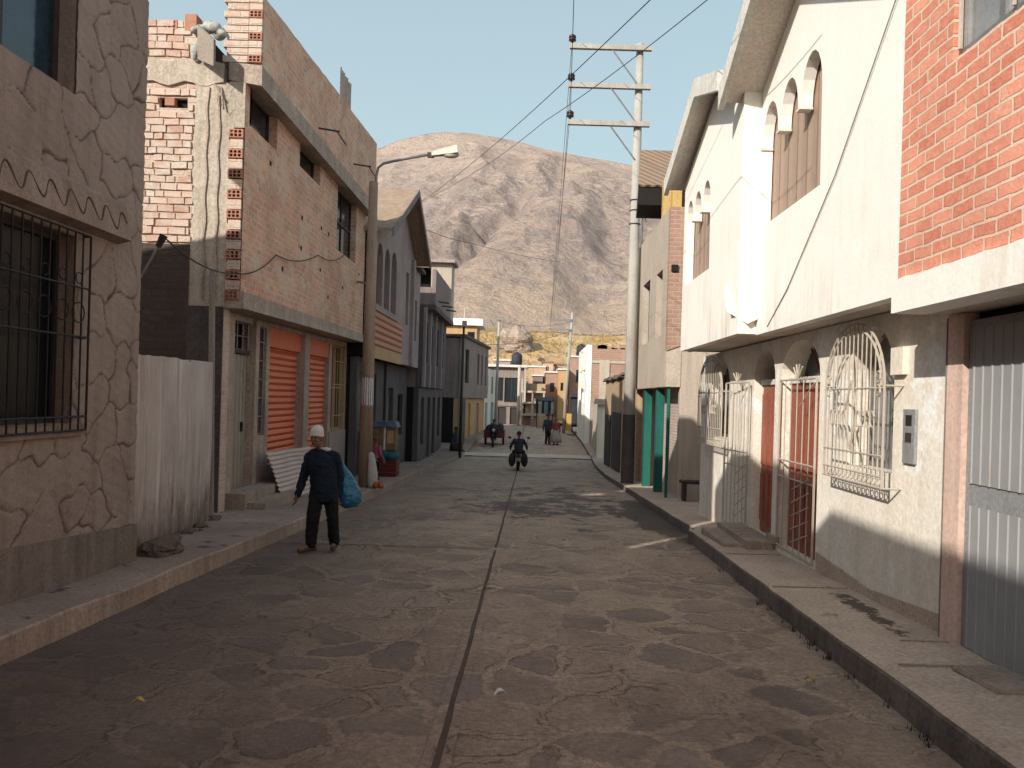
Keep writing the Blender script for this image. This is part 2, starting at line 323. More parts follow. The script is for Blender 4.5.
    stained(M['stucco'], -.2, 2.2, (.15, .115, .09), .55, 5, .5)
    stained(M['f_wall'], 2.0, 5.0, (.36, .28, .22), .55, 6, .4)
build_materials()

# ------------------------------------------------------------------ mesh builder
class MB:
    def __init__(s): s.v, s.f = [], []
    def add(s, vs, fs):
        k = len(s.v); s.v += [Vector(v) for v in vs]; s.f += [tuple(i+k for i in f) for f in fs]; return s
    def box(s, x0, x1, y0, y1, z0, z1):
        vs = [(x, y, z) for x in (x0, x1) for y in (y0, y1) for z in (z0, z1)]
        return s.add(vs, [(0, 1, 3, 2), (4, 6, 7, 5), (0, 4, 5, 1), (2, 3, 7, 6), (0, 2, 6, 4), (1, 5, 7, 3)])
    def hexa(s, bot, top):       # two quads
        return s.add(list(bot)+list(top), [(0, 1, 2, 3), (4, 7, 6, 5), (0, 4, 5, 1), (1, 5, 6, 2), (2, 6, 7, 3), (3, 7, 4, 0)])
    def tube(s, pts, r, n=8, cap=True):
        pts = [Vector(p) for p in pts]; rs = r if isinstance(r, (list, tuple)) else [r]*len(pts)
        rings = []; prev = None
        for i, p in enumerate(pts):
            d = (pts[min(i+1, len(pts)-1)] - pts[max(i-1, 0)]).normalized()
            if prev is None:
                a = d.orthogonal().normalized()
                if abs(d.z) > .95: a = Vector((1, 0, 0)) - d*d.x; a.normalize()
            else: a = (prev - d*prev.dot(d)).normalized()
            prev = a; b = d.cross(a)
            rings.append([p + (a*math.cos(t*2*PI/n) + b*math.sin(t*2*PI/n))*rs[i] for t in range(n)])
        vs = [v for r_ in rings for v in r_]; fs = []
        for i in range(len(pts)-1):
            for t in range(n): fs.append((i*n+t, i*n+(t+1) % n, (i+1)*n+(t+1) % n, (i+1)*n+t))
        if cap: fs.append(tuple(range(n))[::-1]); fs.append(tuple((len(pts)-1)*n+t for t in range(n)))
        return s.add(vs, fs)
    def loft(s, rings, n=20):    # rings (cx,cy,cz,rx,ry[,pow])
        vs, fs = [], []
        for (cx, cy, cz, rx, ry) in rings:
            for t in range(n):
                a = t*2*PI/n; vs.append((cx+rx*math.cos(a), cy+ry*math.sin(a), cz))
        for i in range(len(rings)-1):
            for t in range(n): fs.append((i*n+t, i*n+(t+1) % n, (i+1)*n+(t+1) % n, (i+1)*n+t))
        fs.append(tuple(range(n))[::-1]); fs.append(tuple((len(rings)-1)*n+t for t in range(n)))
        return s.add(vs, fs)
    def ball(s, c, r, nu=14, nv=9, top=1.0):
        c = Vector(c); r = r if isinstance(r, (tuple, list)) else (r, r, r)
        vs, fs = [], []
        for j in range(nv+1):
            ph = PI*j/nv
            for i in range(nu):
                th = 2*PI*i/nu; vs.append(c+Vector((r[0]*math.sin(ph)*math.cos(th), r[1]*math.sin(ph)*math.sin(th), r[2]*math.cos(ph))))
        for j in range(nv):
            for i in range(nu):
                a, b = j*nu+i, j*nu+(i+1) % nu
                if j == 0: fs.append((a, b+nu, a+nu))
                elif j == nv-1: fs.append((a, b, a+nu))
                else: fs.append((a, b, b+nu, a+nu))
        return s.add(vs, fs)
    def wall(s, mp, outer, holes=(), d=.2, reveal=True):
        """polygon with holes in a wall plane: mp(a, b, depth) -> xyz"""
        loops = [list(outer)] + [list(h) for h in holes]
        flat = [p for l in loops for p in l]; n = len(flat)
        tris = tessellate_polygon([[Vector((a, b, 0)) for a, b in l] for l in loops]) if holes else [tuple(range(n))]
        vs = [mp(a, b, 0) for a, b in flat] + [mp(a, b, d) for a, b in flat]
        fs = [tuple(t) for t in tris] + [tuple(i+n for i in t) for t in tris]
        k = 0
        for l in loops:
            m = len(l)
            for i in range(m): fs.append((k+i, k+(i+1) % m, k+(i+1) % m+n, k+i+n))
            k += m
        return s.add(vs, fs)
OFF = {}
def build(mb, name, mat, parent=None, loc=None, smooth=False, label=None):
    off = OFF[parent.name] if parent else Vector(loc or (0, 0, 0))
    bm = bmesh.new()
    vs = [bm.verts.new(v-off) for v in mb.v]
    for f in mb.f:
        try: bm.faces.new([vs[i] for i in f])
        except ValueError: pass
    bmesh.ops.remove_doubles(bm, verts=bm.verts, dist=1e-5)
    big = [f for f in bm.faces if len(f.verts) > 16]
    if big: bmesh.ops.triangulate(bm, faces=big)
    bmesh.ops.recalc_face_normals(bm, faces=bm.faces)
    me = bpy.data.meshes.new(name); bm.to_mesh(me); bm.free()
    if smooth: me.shade_smooth()
    me.materials.append(M[mat])
    o = bpy.data.objects.new(name, me); col.objects.link(o)
    if parent: o.parent = parent
    else: o.location = off
    OFF[o.name] = off
    if label: o['label'] = label
    return o
def tag(o, label, cat, group=None):
    o['label'] = label; o['category'] = cat; o['kind'] = 'thing'
    if group: o['group'] = group
    return o
def thing(name, label, cat, loc=(0, 0, 0), group=None):
    o = bpy.data.objects.new(name, None); o.empty_display_size = .3; col.objects.link(o); o.location = loc; OFF[o.name] = Vector(loc)
    return tag(o, label, cat, group)
def structure(o): o['kind'] = 'structure'; return o
def remesh(o, voxel, smooth=4, fac=.5):
    m = o.modifiers.new('r', 'REMESH'); m.mode = 'VOXEL'; m.voxel_size = voxel; m.use_smooth_shade = True
    if smooth:
        m2 = o.modifiers.new('s', 'SMOOTH'); m2.iterations = smooth; m2.factor = fac
    dg = bpy.context.evaluated_depsgraph_get(); dg.update()
    me = bpy.data.meshes.new_from_object(o.evaluated_get(dg)); mats = list(o.data.materials)
    o.modifiers.clear(); old = o.data; o.data = me; me.name = o.name
    me.materials.clear()
    for mm in mats: me.materials.append(mm)
    me.shade_smooth()
    return o
def copy_tree(o, parent=None):
    c = o.copy(); col.objects.link(c)
    if parent: c.parent = parent
    OFF[c.name] = OFF[o.name]
    for ch in list(o.children): copy_tree(ch, c)
    return c

def px_(X, s): return lambda a, b, d: (X+s*d, a, b)      # wall along y at x = X, depth away from the street
def py_(Y, s=1): return lambda a, b, d: (a, Y+s*d, b)    # wall along x at y = Y
def rect(a0, a1, b0, b1): return [(a0, b0), (a1, b0), (a1, b1), (a0, b1)]
def arch(a0, a1, b0, spring, top, n=12, point=0.0):
    m, r = (a0+a1)/2, (a1-a0)/2
    return [(a0, b0), (a1, b0)] + [(m+r*math.cos(PI*i/n), spring+(top-spring)*math.sin(PI*i/n)**(1-point)) for i in range(n+1)]
def window(h, mp, a0, a1, b0, b1, fw=.05, nx=2, nz=1, frame='frame_dark', pane='glass', dep=.1, name='window', thick=.05):
    """frame set `dep` back in the opening, with mullions; the pane is its sub-part"""
    m = MB(); holes = []
    for i in range(nx):
        for j in range(nz):
            x0 = a0+fw+(a1-a0-fw)*i/nx; x1 = a0+(a1-a0-fw)*(i+1)/nx
            z0 = b0+fw+(b1-b0-fw)*j/nz; z1 = b0+(b1-b0-fw)*(j+1)/nz
            holes.append(rect(x0, x1, z0, z1))
    m.wall(lambda a, b, d: mp(a, b, dep+d), rect(a0, a1, b0, b1), holes, thick)
    w = build(m, name, frame, h)
    p = MB().wall(lambda a, b, d: mp(a, b, dep+thick*.5+d), rect(a0+.005, a1-.005, b0+.005, b1-.005), (), .01)
    build(p, 'pane', pane, w)
    return w
def bars(mp, a0, a1, b0, b1, n, rows, r=.008, dep=-.05, frame=True):
    m = MB()
    for i in range(n+1):
        a = a0+(a1-a0)*i/n; m.tube([mp(a, b0, dep), mp(a, b1, dep)], r if 0 < i < n else r*1.3, 6)
    for b in rows: m.tube([mp(a0, b, dep), mp(a1, b, dep)], r*1.2, 6)
    return m
# ------------------------------------------------------------------ ground, street, pavements, hills
LK = [(-40, -3.5), (22, -3.5), (26, -3.6), (30, -3.55), (35, -3.1), (46, -2.75), (60, -2.3)]
RK = [(-40, 2.32), (4, 2.32), (12, 2.54), (12.02, 2.72), (28, 2.72), (36, 2.95), (60, 3.1)]
def hill_z(x, y):
    z = lerp_table([(58, -.55), (66, -.3), (72, .6), (80, 3.2), (95, 7.6), (108, 10.9), (116, 11.7), (135, 12.0), (350, 20), (1200, 40)], y)
    if y > 66: z += 2.2*min(1, (y-66)/25)*(noise.fractal(Vector((x*.05, y*.05, 3.1)), 1, 2, 5))*(1 if y < 104 else max(.15, 1-(y-104)/14))
    return z
def grid(name, xs, ys, zf, mat, smooth=True):
    m = MB(); vs = [(x, y, zf(x, y)) for y in ys for x in xs]; n = len(xs)
    m.add(vs, [(j*n+i, j*n+i+1, (j+1)*n+i+1, (j+1)*n+i) for j in range(len(ys)-1) for i in range(n-1)])
    return structure(build(m, name, mat, smooth=smooth))
def frange(a, b, st):
    k = max(1, abs(int(round((b-a)/st)))); return [a+(b-a)*i/k for i in range(k+1)]
def ground_z(x, y):
    z = gz(y)-.1 if y < 62 else hill_z(x, y)-.5
    return z
xs = [-1800, -900, -400, -200, -100, -60, -40, -25] + frange(-15, 15, 3) + [25, 40, 60, 100, 200, 400, 900, 1800]
grid('ground', xs, [-800, -300, -120] + frange(-60, 66, 3) + frange(72, 132, 6) + [160, 200, 260, 350, 500, 900, 1800, 3000], ground_z, 'earth')
grid('hillside', frange(-70, 70, 1.0), frange(63, 140, 1.0), lambda x, y: hill_z(x, y)+(.1 if y < 75 else 0), 'hill')

def road():
    m = MB(); ys = frange(-30, 62, .4); n = 26; vs = []
    for y in ys:
        a, b = lerp_table(LK, y)-.03, lerp_table(RK, y)+.03
        for i in range(n):
            x = a+(b-a)*i/(n-1)
            z = gz(y)+.012*noise.noise(Vector((x*.9, y*.9, 0)))+.006*noise.noise(Vector((x*3, y*3, 5)))+.02*(1-((x+.4)/3)**2)*.5
            vs.append((x, y, z))
    m.add(vs, [(j*n+i, j*n+i+1, (j+1)*n+i+1, (j+1)*n+i) for j in range(len(ys)-1) for i in range(n-1)])
    structure(build(m, 'road', 'road', smooth=True))
    for x0, x1, up, mat, nm in ((-.49, -.432, .009, 'road', 'road_seam'), (-.436, -.392, .003, 'groove', 'road_groove'), (-.396, -.34, .009, 'road', 'road_seam')):
        m = MB(); vs = []
        yy = frange(2, 60, .15)
        for y in yy:
            w = .012*noise.noise(Vector((y*1.1, 2, 2)))+.008*noise.noise(Vector((y*4.3, x0*9, 2)))
            base = gz(y)+.012*noise.noise(Vector((x0*.9, y*.9, 0)))+.006*noise.noise(Vector((x0*3, y*3, 5)))+.01+up
            vs += [(x0+w, y, base), (x1+w, y, base)]
        m.add(vs, [(2*j, 2*j+1, 2*j+3, 2*j+2) for j in range(len(yy)-1)])
        structure(build(m, nm, mat))
    for y0, y1 in ((10.55, 10.58),):     # transverse joints
        m = MB(); vs = []; xx = frange(-3.45, -.5, .1)
        for x in xx:
            b = .013+gz((y0+y1)/2)+.012*noise.noise(Vector((x*.9, y0*.9, 0)))+.01*(1-((x+.4)/3)**2)
            vs += [(x, y0+.02*noise.noise(Vector((x*2, 1, 1))), b), (x, y1+.02*noise.noise(Vector((x*2, 1, 1))), b)]
        m.add(vs, [(2*j, 2*j+2, 2*j+3, 2*j+1) for j in range(len(xx)-1)])
        structure(build(m, 'road_joint', 'groove'))
road()

def pavement(name, table, side, wallx, y0, y1, h, mat, kmat):
    """pavement between kerb line and walls, with a real kerb that is a bit uneven"""
    m, k = MB(), MB(); ys = frange(y0, y1, .25); vs, kv = [], []
    for y in ys:
        x = lerp_table(table, y); w = .016*noise.noise(Vector((y*1.1, side*3, 7)))+.011*noise.noise(Vector((y*5.1, side*3, 2)))
        z = gz(y)+h+.014*noise.noise(Vector((y*.8, side, 1)))+.008*noise.noise(Vector((y*4.3, side, 6)))
        xe = x+w; kw = .16*side
        kv += [(xe-.012*side, y, gz(y)-.08), (xe, y, z-.03), (xe+.012*side, y, z-.012)]
        n = 9
        for i in range(n):
            t = (i/(n-1))**1.5; xx = xe+.012*side+(wallx-xe)*t
            vs.append((xx, y, z-(.012 if i == 0 else 0)+.02*t+.007*(i > 0)*noise.noise(Vector((xx*3, y*3, 4)))))
    m.add(vs, [(j*9+i, j*9+i+1, (j+1)*9+i+1, (j+1)*9+i) for j in range(len(ys)-1) for i in range(8)])
    k.add(kv, [(j*3+i, j*3+i+1, (j+1)*3+i+1, (j+1)*3+i) for j in range(len(ys)-1) for i in range(2)])
    structure(build(m, name, mat, smooth=True)); structure(build(k, 'kerb', kmat))
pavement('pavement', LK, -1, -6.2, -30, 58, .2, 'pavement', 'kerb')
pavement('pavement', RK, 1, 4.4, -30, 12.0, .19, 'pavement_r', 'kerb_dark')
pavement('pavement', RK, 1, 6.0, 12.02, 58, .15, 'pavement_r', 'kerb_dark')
# open joints and lifted slabs of the near right pavement
for y0, x0, x1 in ((5.1, 2.5, 3.2), (5.7, 2.8, 3.2), (7.6, 2.45, 3.2), (9.6, 2.5, 3.2)):
    structure(build(MB().box(x0, x1, y0, y0+.012, gz(y0)+.195, gz(y0)+.206), 'pavement_joint', 'seam'))
structure(build(MB().hexa([(2.82, 4.55, gz(4.5)+.2), (3.14, 4.55, gz(4.5)+.2), (3.14, 5.05, gz(5)+.2), (2.82, 5.05, gz(5)+.2)],
    [(2.83, 4.56, gz(4.5)+.225), (3.13, 4.56, gz(4.5)+.24), (3.13, 5.04, gz(5)+.232), (2.83, 5.04, gz(5)+.224)]), 'paving_slab', 'kerb'))
def patch_sheet(name, cx, cy, rx, ry, mat, up, ang=0, seed=1, n=44, jag=.5):
    m = MB(); vs = [(cx, cy, gz(cy)+up)]
    for i in range(n):
        a = 2*PI*i/n; k = 1+jag*noise.fractal(Vector((math.cos(a)*1.6, math.sin(a)*1.6, seed)), 1, 2, 5)
        dx, dy = rx*k*math.cos(a), ry*k*math.sin(a)
        x, y = cx+dx*math.cos(ang)-dy*math.sin(ang), cy+dx*math.sin(ang)+dy*math.cos(ang)
        vs.append((x, y, gz(y)+up))
    m.add(vs, [(0, i, i % n+1) for i in range(1, n+1)]); return structure(build(m, name, mat))

# mountain
SKY = [(-760, 60), (-300, 105), (0, 132), (200, 144), (330, 152), (377, 149), (400, 140), (425, 134), (445, 132), (470, 133), (500, 138), (520, 142), (545, 149), (580, 156), (610, 161), (640, 167), (680, 190), (740, 225), (860, 260), (1100, 300), (1700, 330)]
SKYT = []
for px, py in SKY:
    u, v = uv(px, py); SKYT.append((u, v))
def mountain():
    YB, YR = 330.0, 980.0
    us = frange(-1.05, -.4, .02)[:-1]+frange(-.4, .32, .0036)[:-1]+frange(.32, .95, .02); ts = frange(0, 1.0, .0062)[:-1]+frange(1.0, 1.3, .03); m = MB(); vs = []
    for t in ts:
        Y = YB+(YR-YB)*t
        for u in us:
            v = lerp_table(SKYT, u); zr = EYE+v*YR
            x = u*YR*(.55+.45*t)
            base = 14.0
            tt = min(t, 1.0)
            z = base+(zr-base)*(tt**1.12)
            if t > 1: z = zr-(t-1)*zr*1.2
            env = math.sin(PI*min(1, max(0, tt)))**.8
            # gullies running down the slope
            q = Vector((x/95+.35*noise.noise(Vector((x/160, Y/160, 2))), Y/420, 1.7))
            rg = 1-abs(noise.noise(q))*2
            q2 = Vector((x/38+.5*noise.noise(Vector((x/60, Y/80, 5))), Y/170, 4.2))
            rg2 = 1-abs(noise.noise(q2))*2
            z += env*(rg-.35)*24+env*(rg2-.4)*9+env*noise.fractal(Vector((x/28, Y/28, z/60)), .9, 2.1, 6)*7
            # a ravine running down to the left, crags above its left bank, a smooth nearer spur on its right
            uc = lerp_table([(0, -.17), (.1, -.125), (.22, -.085), (.35, -.05), (.5, -.018), (.7, .0), (1, .02)], t)
            d = u-uc; low_ = max(0, math.sin(PI*min(1, max(0, (t-.02)/.66))))
            z -= 24*math.exp(-(d/.032)**2)*low_
            z += 27*math.exp(-((d-.095)/.075)**2)*max(0, math.sin(PI*min(1, max(0, t/.6))))
            crag = math.exp(-((d+.1)/.11)**2)*math.exp(-((t-.33)/.2)**2)+.55*math.exp(-((u-.16)/.1)**2)*math.exp(-((t-.2)/.12)**2)+.4*math.exp(-((u-.13)/.1)**2)*math.exp(-((t-.55)/.15)**2)
            cn = noise.ridged_multi_fractal(Vector((x/60+z/90, Y/120, 2.2)), 1.0, 2.1, 5, 1.0, 2.0)
            z += crag*(cn-1.0)*15+crag*noise.fractal(Vector((x/17, Y/22, z/25)), .8, 2.1, 5)*9
            z += crag*3.5*math.sin(z/9+2*noise.noise(Vector((x/50, Y/60, 1))))
            vs.append((x, Y, z))
    n = len(us)
    m.add(vs, [(j*n+i, j*n+i+1, (j+1)*n+i+1, (j+1)*n+i) for j in range(len(ts)-1) for i in range(n-1)])
    structure(build(m, 'mountain', 'mountain', smooth=True))
mountain()

def blob_rock(name, c, r, mat, seed, label, cat='rock', group=None, nu=26, nv=18):
    m = MB(); m.ball((0, 0, 0), 1, nu, nv)
    out = []
    for v in m.v:
        k = 1+.32*noise.fractal(v*1.3+Vector((seed, seed*2, 0)), 1, 2, 5)
        w = Vector((v.x*r[0], v.y*r[1], v.z*r[2]))*k; out.append(w+Vector(c))
    m.v = out
    return tag(build(m, name, mat, loc=(c[0], c[1], c[2]-r[2])), label, cat, group)

# ------------------------------------------------------------------ LEFT SIDE
def carved_facing(h, X, W1, W2):
    """stucco face with the joints of imitation stones really cut into it"""
    import numpy as np
    rg = np.random.default_rng(5)
    ys = sorted(set([round(v, 4) for v in np.arange(4.02, 7.885, .0155)] + [4.3, 6.75, 4.5, 6.68])); zs = sorted(set([round(v, 4) for v in np.arange(.3, 7.74, .0155)] + [1.36, 3.0, 4.22, 5.5]))
    Y, Z = np.meshgrid(np.array(ys), np.array(zs))
    wy = Y+.05*np.sin(Z*5.1+Y*2)+.03*np.sin(Z*13+1)+.02*np.sin(Y*17+Z*9); wz = Z+.045*np.sin(Y*4.7+1)+.03*np.sin(Y*11+Z*4)+.018*np.sin(Y*23-Z*6)
    cy_, cz_ = .44, .36
    sy, sz, ids = [], [], []
    for a in range(-2, 14):
        for b in range(-2, 26):
            sy.append(3.7+(a+.5*(b % 2)+rg.uniform(.12, .88))*cy_); sz.append((b+rg.uniform(.12, .88))*cz_)
    f1 = np.full(Y.shape, 9.0); f2 = f1.copy(); i1 = np.zeros(Y.shape, int); i2 = i1.copy()
    for k, (a, b) in enumerate(zip(sy, sz)):
        d = (np.abs(wy-a)**3+np.abs((wz-b)*1.15)**3)**(1/3)
        m1 = d < f1; m2 = (~m1) & (d < f2)
        f2 = np.where(m1, f1, np.where(m2, d, f2)); i2 = np.where(m1, i1, np.where(m2, k, i2))
        f1 = np.where(m1, d, f1); i1 = np.where(m1, k, i1)
    e = f2-f1; lo = np.minimum(i1, i2); hi = np.maximum(i1, i2)
    keep = (((lo*7919+hi*104729) % 1000)/1000 > .2).astype(float)
    wid = .0125+.004*np.sin(Y*9+Z*7)
    groove = np.exp(-(e/wid)**2)*keep
    hgt = .022-.016*groove+.004*np.minimum(e/.06, 1)*keep+.003*np.sin(i1*12.9)*np.minimum(e/.05, 1)*keep
    hgt = hgt+.003*np.sin(Y*31+Z*17)*np.sin(Z*37-Y*11)
    nz_, ny_ = Y.shape
    verts = np.stack([X+hgt, Y, Z], -1).reshape(-1, 3)-np.array(OFF[h.name])
    faces = []
    def hole(y, z): return any(r[0][0] < y < r[1][0] and r[0][1] < z < r[2][1] for r in (W1, W2))
    for r_ in range(nz_-1):
        for c in range(ny_-1):
            if not hole((ys[c]+ys[c+1])/2, (zs[r_]+zs[r_+1])/2): q = r_*ny_+c; faces.append((q, q+1, q+ny_+1, q+ny_))
    me = bpy.data.meshes.new('carved_facing'); me.from_pydata(verts.tolist(), [], faces)
    at = me.attributes.new('joint', 'FLOAT', 'POINT'); at.data.foreach_set('value', np.clip(groove*1.15, 0, 1).reshape(-1).astype('f'))
    me.shade_smooth(); me.materials.append(M['stucco'])
    o = bpy.data.objects.new('carved_facing', me); col.objects.link(o); o.parent = h; OFF[o.name] = OFF[h.name]
def house_a():
    X = -4.05; h = thing('stone_patterned_house', 'near left house faced with carved stone-pattern stucco and black window grille', 'house', (X, 5.5, gz(5.5)+.2))
    mp = px_(X, -1)
    W1 = rect(4.3, 6.75, 1.36, 3.0); W2 = rect(4.5, 6.68, 4.22, 5.5)
    build(MB().wall(mp, [(4.0, -.6), (7.9, -.9), (7.86, 7.75), (4.0, 7.75)], [W1, W2], .28), 'wall', 'stucco_plain', h)
    b = MB().hexa([(-10.5, 4.0, -1), (-4.34, 4.0, -1), (-4.34, 7.88, -1), (-10.5, 7.88, -1)], [(-10.5, 4.0, 6.45), (-4.34, 4.0, 7.7), (-4.34, 7.84, 7.7), (-10.5, 7.84, 6.45)])
    build(b, 'rear_wall', 'stucco_plain', h)
    carved_facing(h, X, W1, W2)
    # plinth
    m = MB(); m.wall(px_(X+.035, -1), [(4.0, -.6), (7.93, -.9), (7.93, .28), (6, .41), (4.0, .52)], (), .1); build(m, 'plinth', 'plinth', h)
    # hood over the lower window
    m = MB(); m.hexa([(X+.0, 4.02, 3.06), (X+.16, 4.02, 3.1), (X+.16, 7.42, 3.1), (X, 7.42, 3.06)], [(X, 4.02, 3.5), (X+.1, 4.02, 3.42), (X+.1, 7.42, 3.42), (X, 7.42, 3.5)])
    hood = build(m, 'window_hood', 'stucco_plain', h)
    pts = []; y = 4.06
    while y < 7.38:
        z = 3.265+.085*math.sin((y-4)*2*PI/.27)+.02*noise.noise(Vector((y*3, 1, 1))); t = (z-3.1)/.32
        pts.append((X+.158-.058*t, y, z)); y += .02
    m = MB().tube(pts, [.0085+.003*math.sin(i*.7) for i in range(len(pts))], 6)
    build(m, 'carved_wave', 'carved', hood)
    # lower window
    window(h, mp, 4.3, 6.75, 1.36, 3.0, .05, 3, 1, 'frame_dark', 'glass_dark', .12)
    m = MB(); m.box(X-.02, X+.06, 4.2, 6.9, 1.25, 1.35); build(m, 'window_sill', 'stucco_plain', h)
    g = bars(mp, 4.2, 6.86, 1.3, 3.02, 23, [1.3, 1.42, 2.12, 2.55, 3.02], .0085, -.09)
    for yy in (4.2, 6.86): 
        for zz in (1.3, 2.12, 3.02): g.tube([(X, yy, zz), (X+.09, yy, zz)], .009, 6)
    for i in range(11):           # scrolls between the two middle rails
        yc = 4.33+i*.237
        g.tube([mp(yc+.09*math.cos(a), 2.33+.09*math.sin(a), -.09) for a in [k*2*PI/12 for k in range(13)]], .006, 5, False)
        g.tube([mp(yc+.05*math.cos(a), 2.63+.05*math.sin(a), -.09) for a in [k*2*PI/10 for k in range(11)]], .005, 5, False)
    build(g, 'window_grille', 'iron', h)
    # upper window
    window(h, mp, 4.5, 6.68, 4.22, 5.5, .07, 3, 1, 'frame_dark', 'glass_blue', .14)
    m = MB(); m.box(X-4, X+.14, 3.98, 7.95, 7.75, 7.9); build(m, 'cornice', 'stucco_plain', h)
house_a()

def unseen_houses_behind():  # unseen house, added and shaped to cast shadows on the street
    X = -4.05; h = thing('unseen_house', 'unseen plain grey house added for shade before the stone patterned house, with a blank yard wall', 'house', (X, -4, gz(-4)+.2))
    mp = px_(X, -1)
    m = MB().wall(mp, [(-14, -.6), (-1.3, -.6), (-1.3, 6.8), (-14, 6.8)], [rect(-4.2, -2.8, 1.2, 2.6), rect(-7.2, -6.2, .05, 2.3)], .3); build(m, 'wall', 'gray_wall', h)
    build(MB().box(-10.5, -4.36, -14, -1.3, -.6, 6.8), 'rear_wall', 'gray_wall', h)
    window(h, mp, -4.2, -2.8, 1.2, 2.6); build(MB().wall(px_(X-.12, -1), rect(-7.2, -6.2, .05, 2.3), (), .06), 'door', 'door_metal', h)
    build(MB().box(-4.9, X, -.8, 2.7, -.6, 7.15), 'shadow_block', 'gray_wall', h)  # unseen block, depth and height set to shape the shadows
    build(MB().box(-4.25, X, 2.7, 3.98, -.6, 4.3), 'yard_wall', 'gray_wall', h)  # unseen wall, height set to leave a tongue of sunlight
unseen_houses_behind()

# vacant plot: corrugated fence, prop, rod
def zinc_fence():
    m = MB(); a, b = Vector((-4.27, 8.0, 0)), Vector((-4.62, 11.12, 0)); n = 150; vs = []
    d = (b-a).normalized(); nn = Vector((d.y, -d.x, 0))
    for i in range(n+1):
        t = i/n; p = a.lerp(b, t)+nn*(.024*math.sin(t*(b-a).length*2*PI/.1)+.03*noise.noise(Vector((t*5, 0, 0))))
        tip = .02*noise.noise(Vector((t*9, 3, 0)))-(.03 if .32 < t < .34 or .66 < t < .68 else 0)
        z0 = gz(p.y)+.2
        vs += [(p.x, p.y, z0), (p.x+nn.x*.02, p.y, (z0+2.1)/2), (p.x, p.y, 2.05+.03*t+tip)]
    m.add(vs, [(3*i+k, 3*i+3+k, 3*i+4+k, 3*i+1+k) for i in range(n) for k in (0, 1)])
    tag(build(m, 'zinc_fence', 'zinc', loc=(-4.4, 9.5, gz(9.5)+.2), smooth=True), 'rusty corrugated zinc sheet fence closing the gap between two left houses', 'fence')
zinc_fence()
m = MB().tube([(-4.83, 11.75, gz(11.7)+.2), (-5.0, 11.95, 3.55)], .05, 8)
tag(build(m, 'wooden_prop', 'board', loc=(-4.83, 11.75, gz(11.7)+.2)), 'long leaning pole standing behind the zinc fence against dark wall', 'pole')
r = thing('bracket_lamp', 'small dark lamp on a thin slanting rod above the zinc fence', 'lamp', (-4.4, 7.9, 3.0))
y0 = 8.6
def P(Y, px, py): x, z = on_y(Y, px, py); return (x, Y, z)
build(MB().tube([(-4.2, 7.8, 3.0), P(8.5, 141, 277), P(8.5, 160, 243)], .012, 6), 'rod', 'steel', r)
build(MB().tube([P(8.5, 158, 247), P(8.5, 164, 235)], [.03, .045], 8), 'lamp_head', 'frame_dark', r)
blob_rock('dark_stone', (-3.95, 8.35, gz(8.35)+.27), (.2, .28, .12), 'rock', 3, 'flat dark stone lying on pavement before the zinc fence', 'stone')
for i, (x, y, s, lb) in enumerate([(-4.3, 9.35, .09, 'small dark lump of debris nearest the flat stone by the fence'), (-4.36, 9.9, .07, 'small dark lump of debris at the middle foot of zinc fence'), (-4.45, 10.5, .08, 'small dark lump of debris at the far foot of zinc fence'), (-4.6, 11.3, .1, 'pile of rubble at the dark corner past the zinc fence')]):
    blob_rock('rubble_piece', (x, y, gz(y)+.22), (s, s*1.6, s*.6), 'rock', 11+i, lb, 'stone', 'debris along the zinc fence', nu=14, nv=9)

def hollow_brick(h, mp_front, x0, x1, z0, z1):
    """clay block showing its six cells"""
    m = MB(); holes = []; w, g = x1-x0, z1-z0
    for i in range(3):
        for j in range(2):
            a = x0+w*(.1+.29*i); b = z0+g*(.14+.42*j); holes.append(rect(a, a+w*.2, b, b+g*.3))
    m.wall(mp_front, rect(x0, x1, z0, z1), holes, .09)
    o = build(m, 'hollow_brick', 'hollow', h)
    build(MB().wall(lambda a, b, d: mp_front(a, b, .082+d), rect(x0+.012, x1-.012, z0+.012, z1-.012), (), .005), 'cell_shade', 'void', o)  # dark panel that paints the shade inside the cells

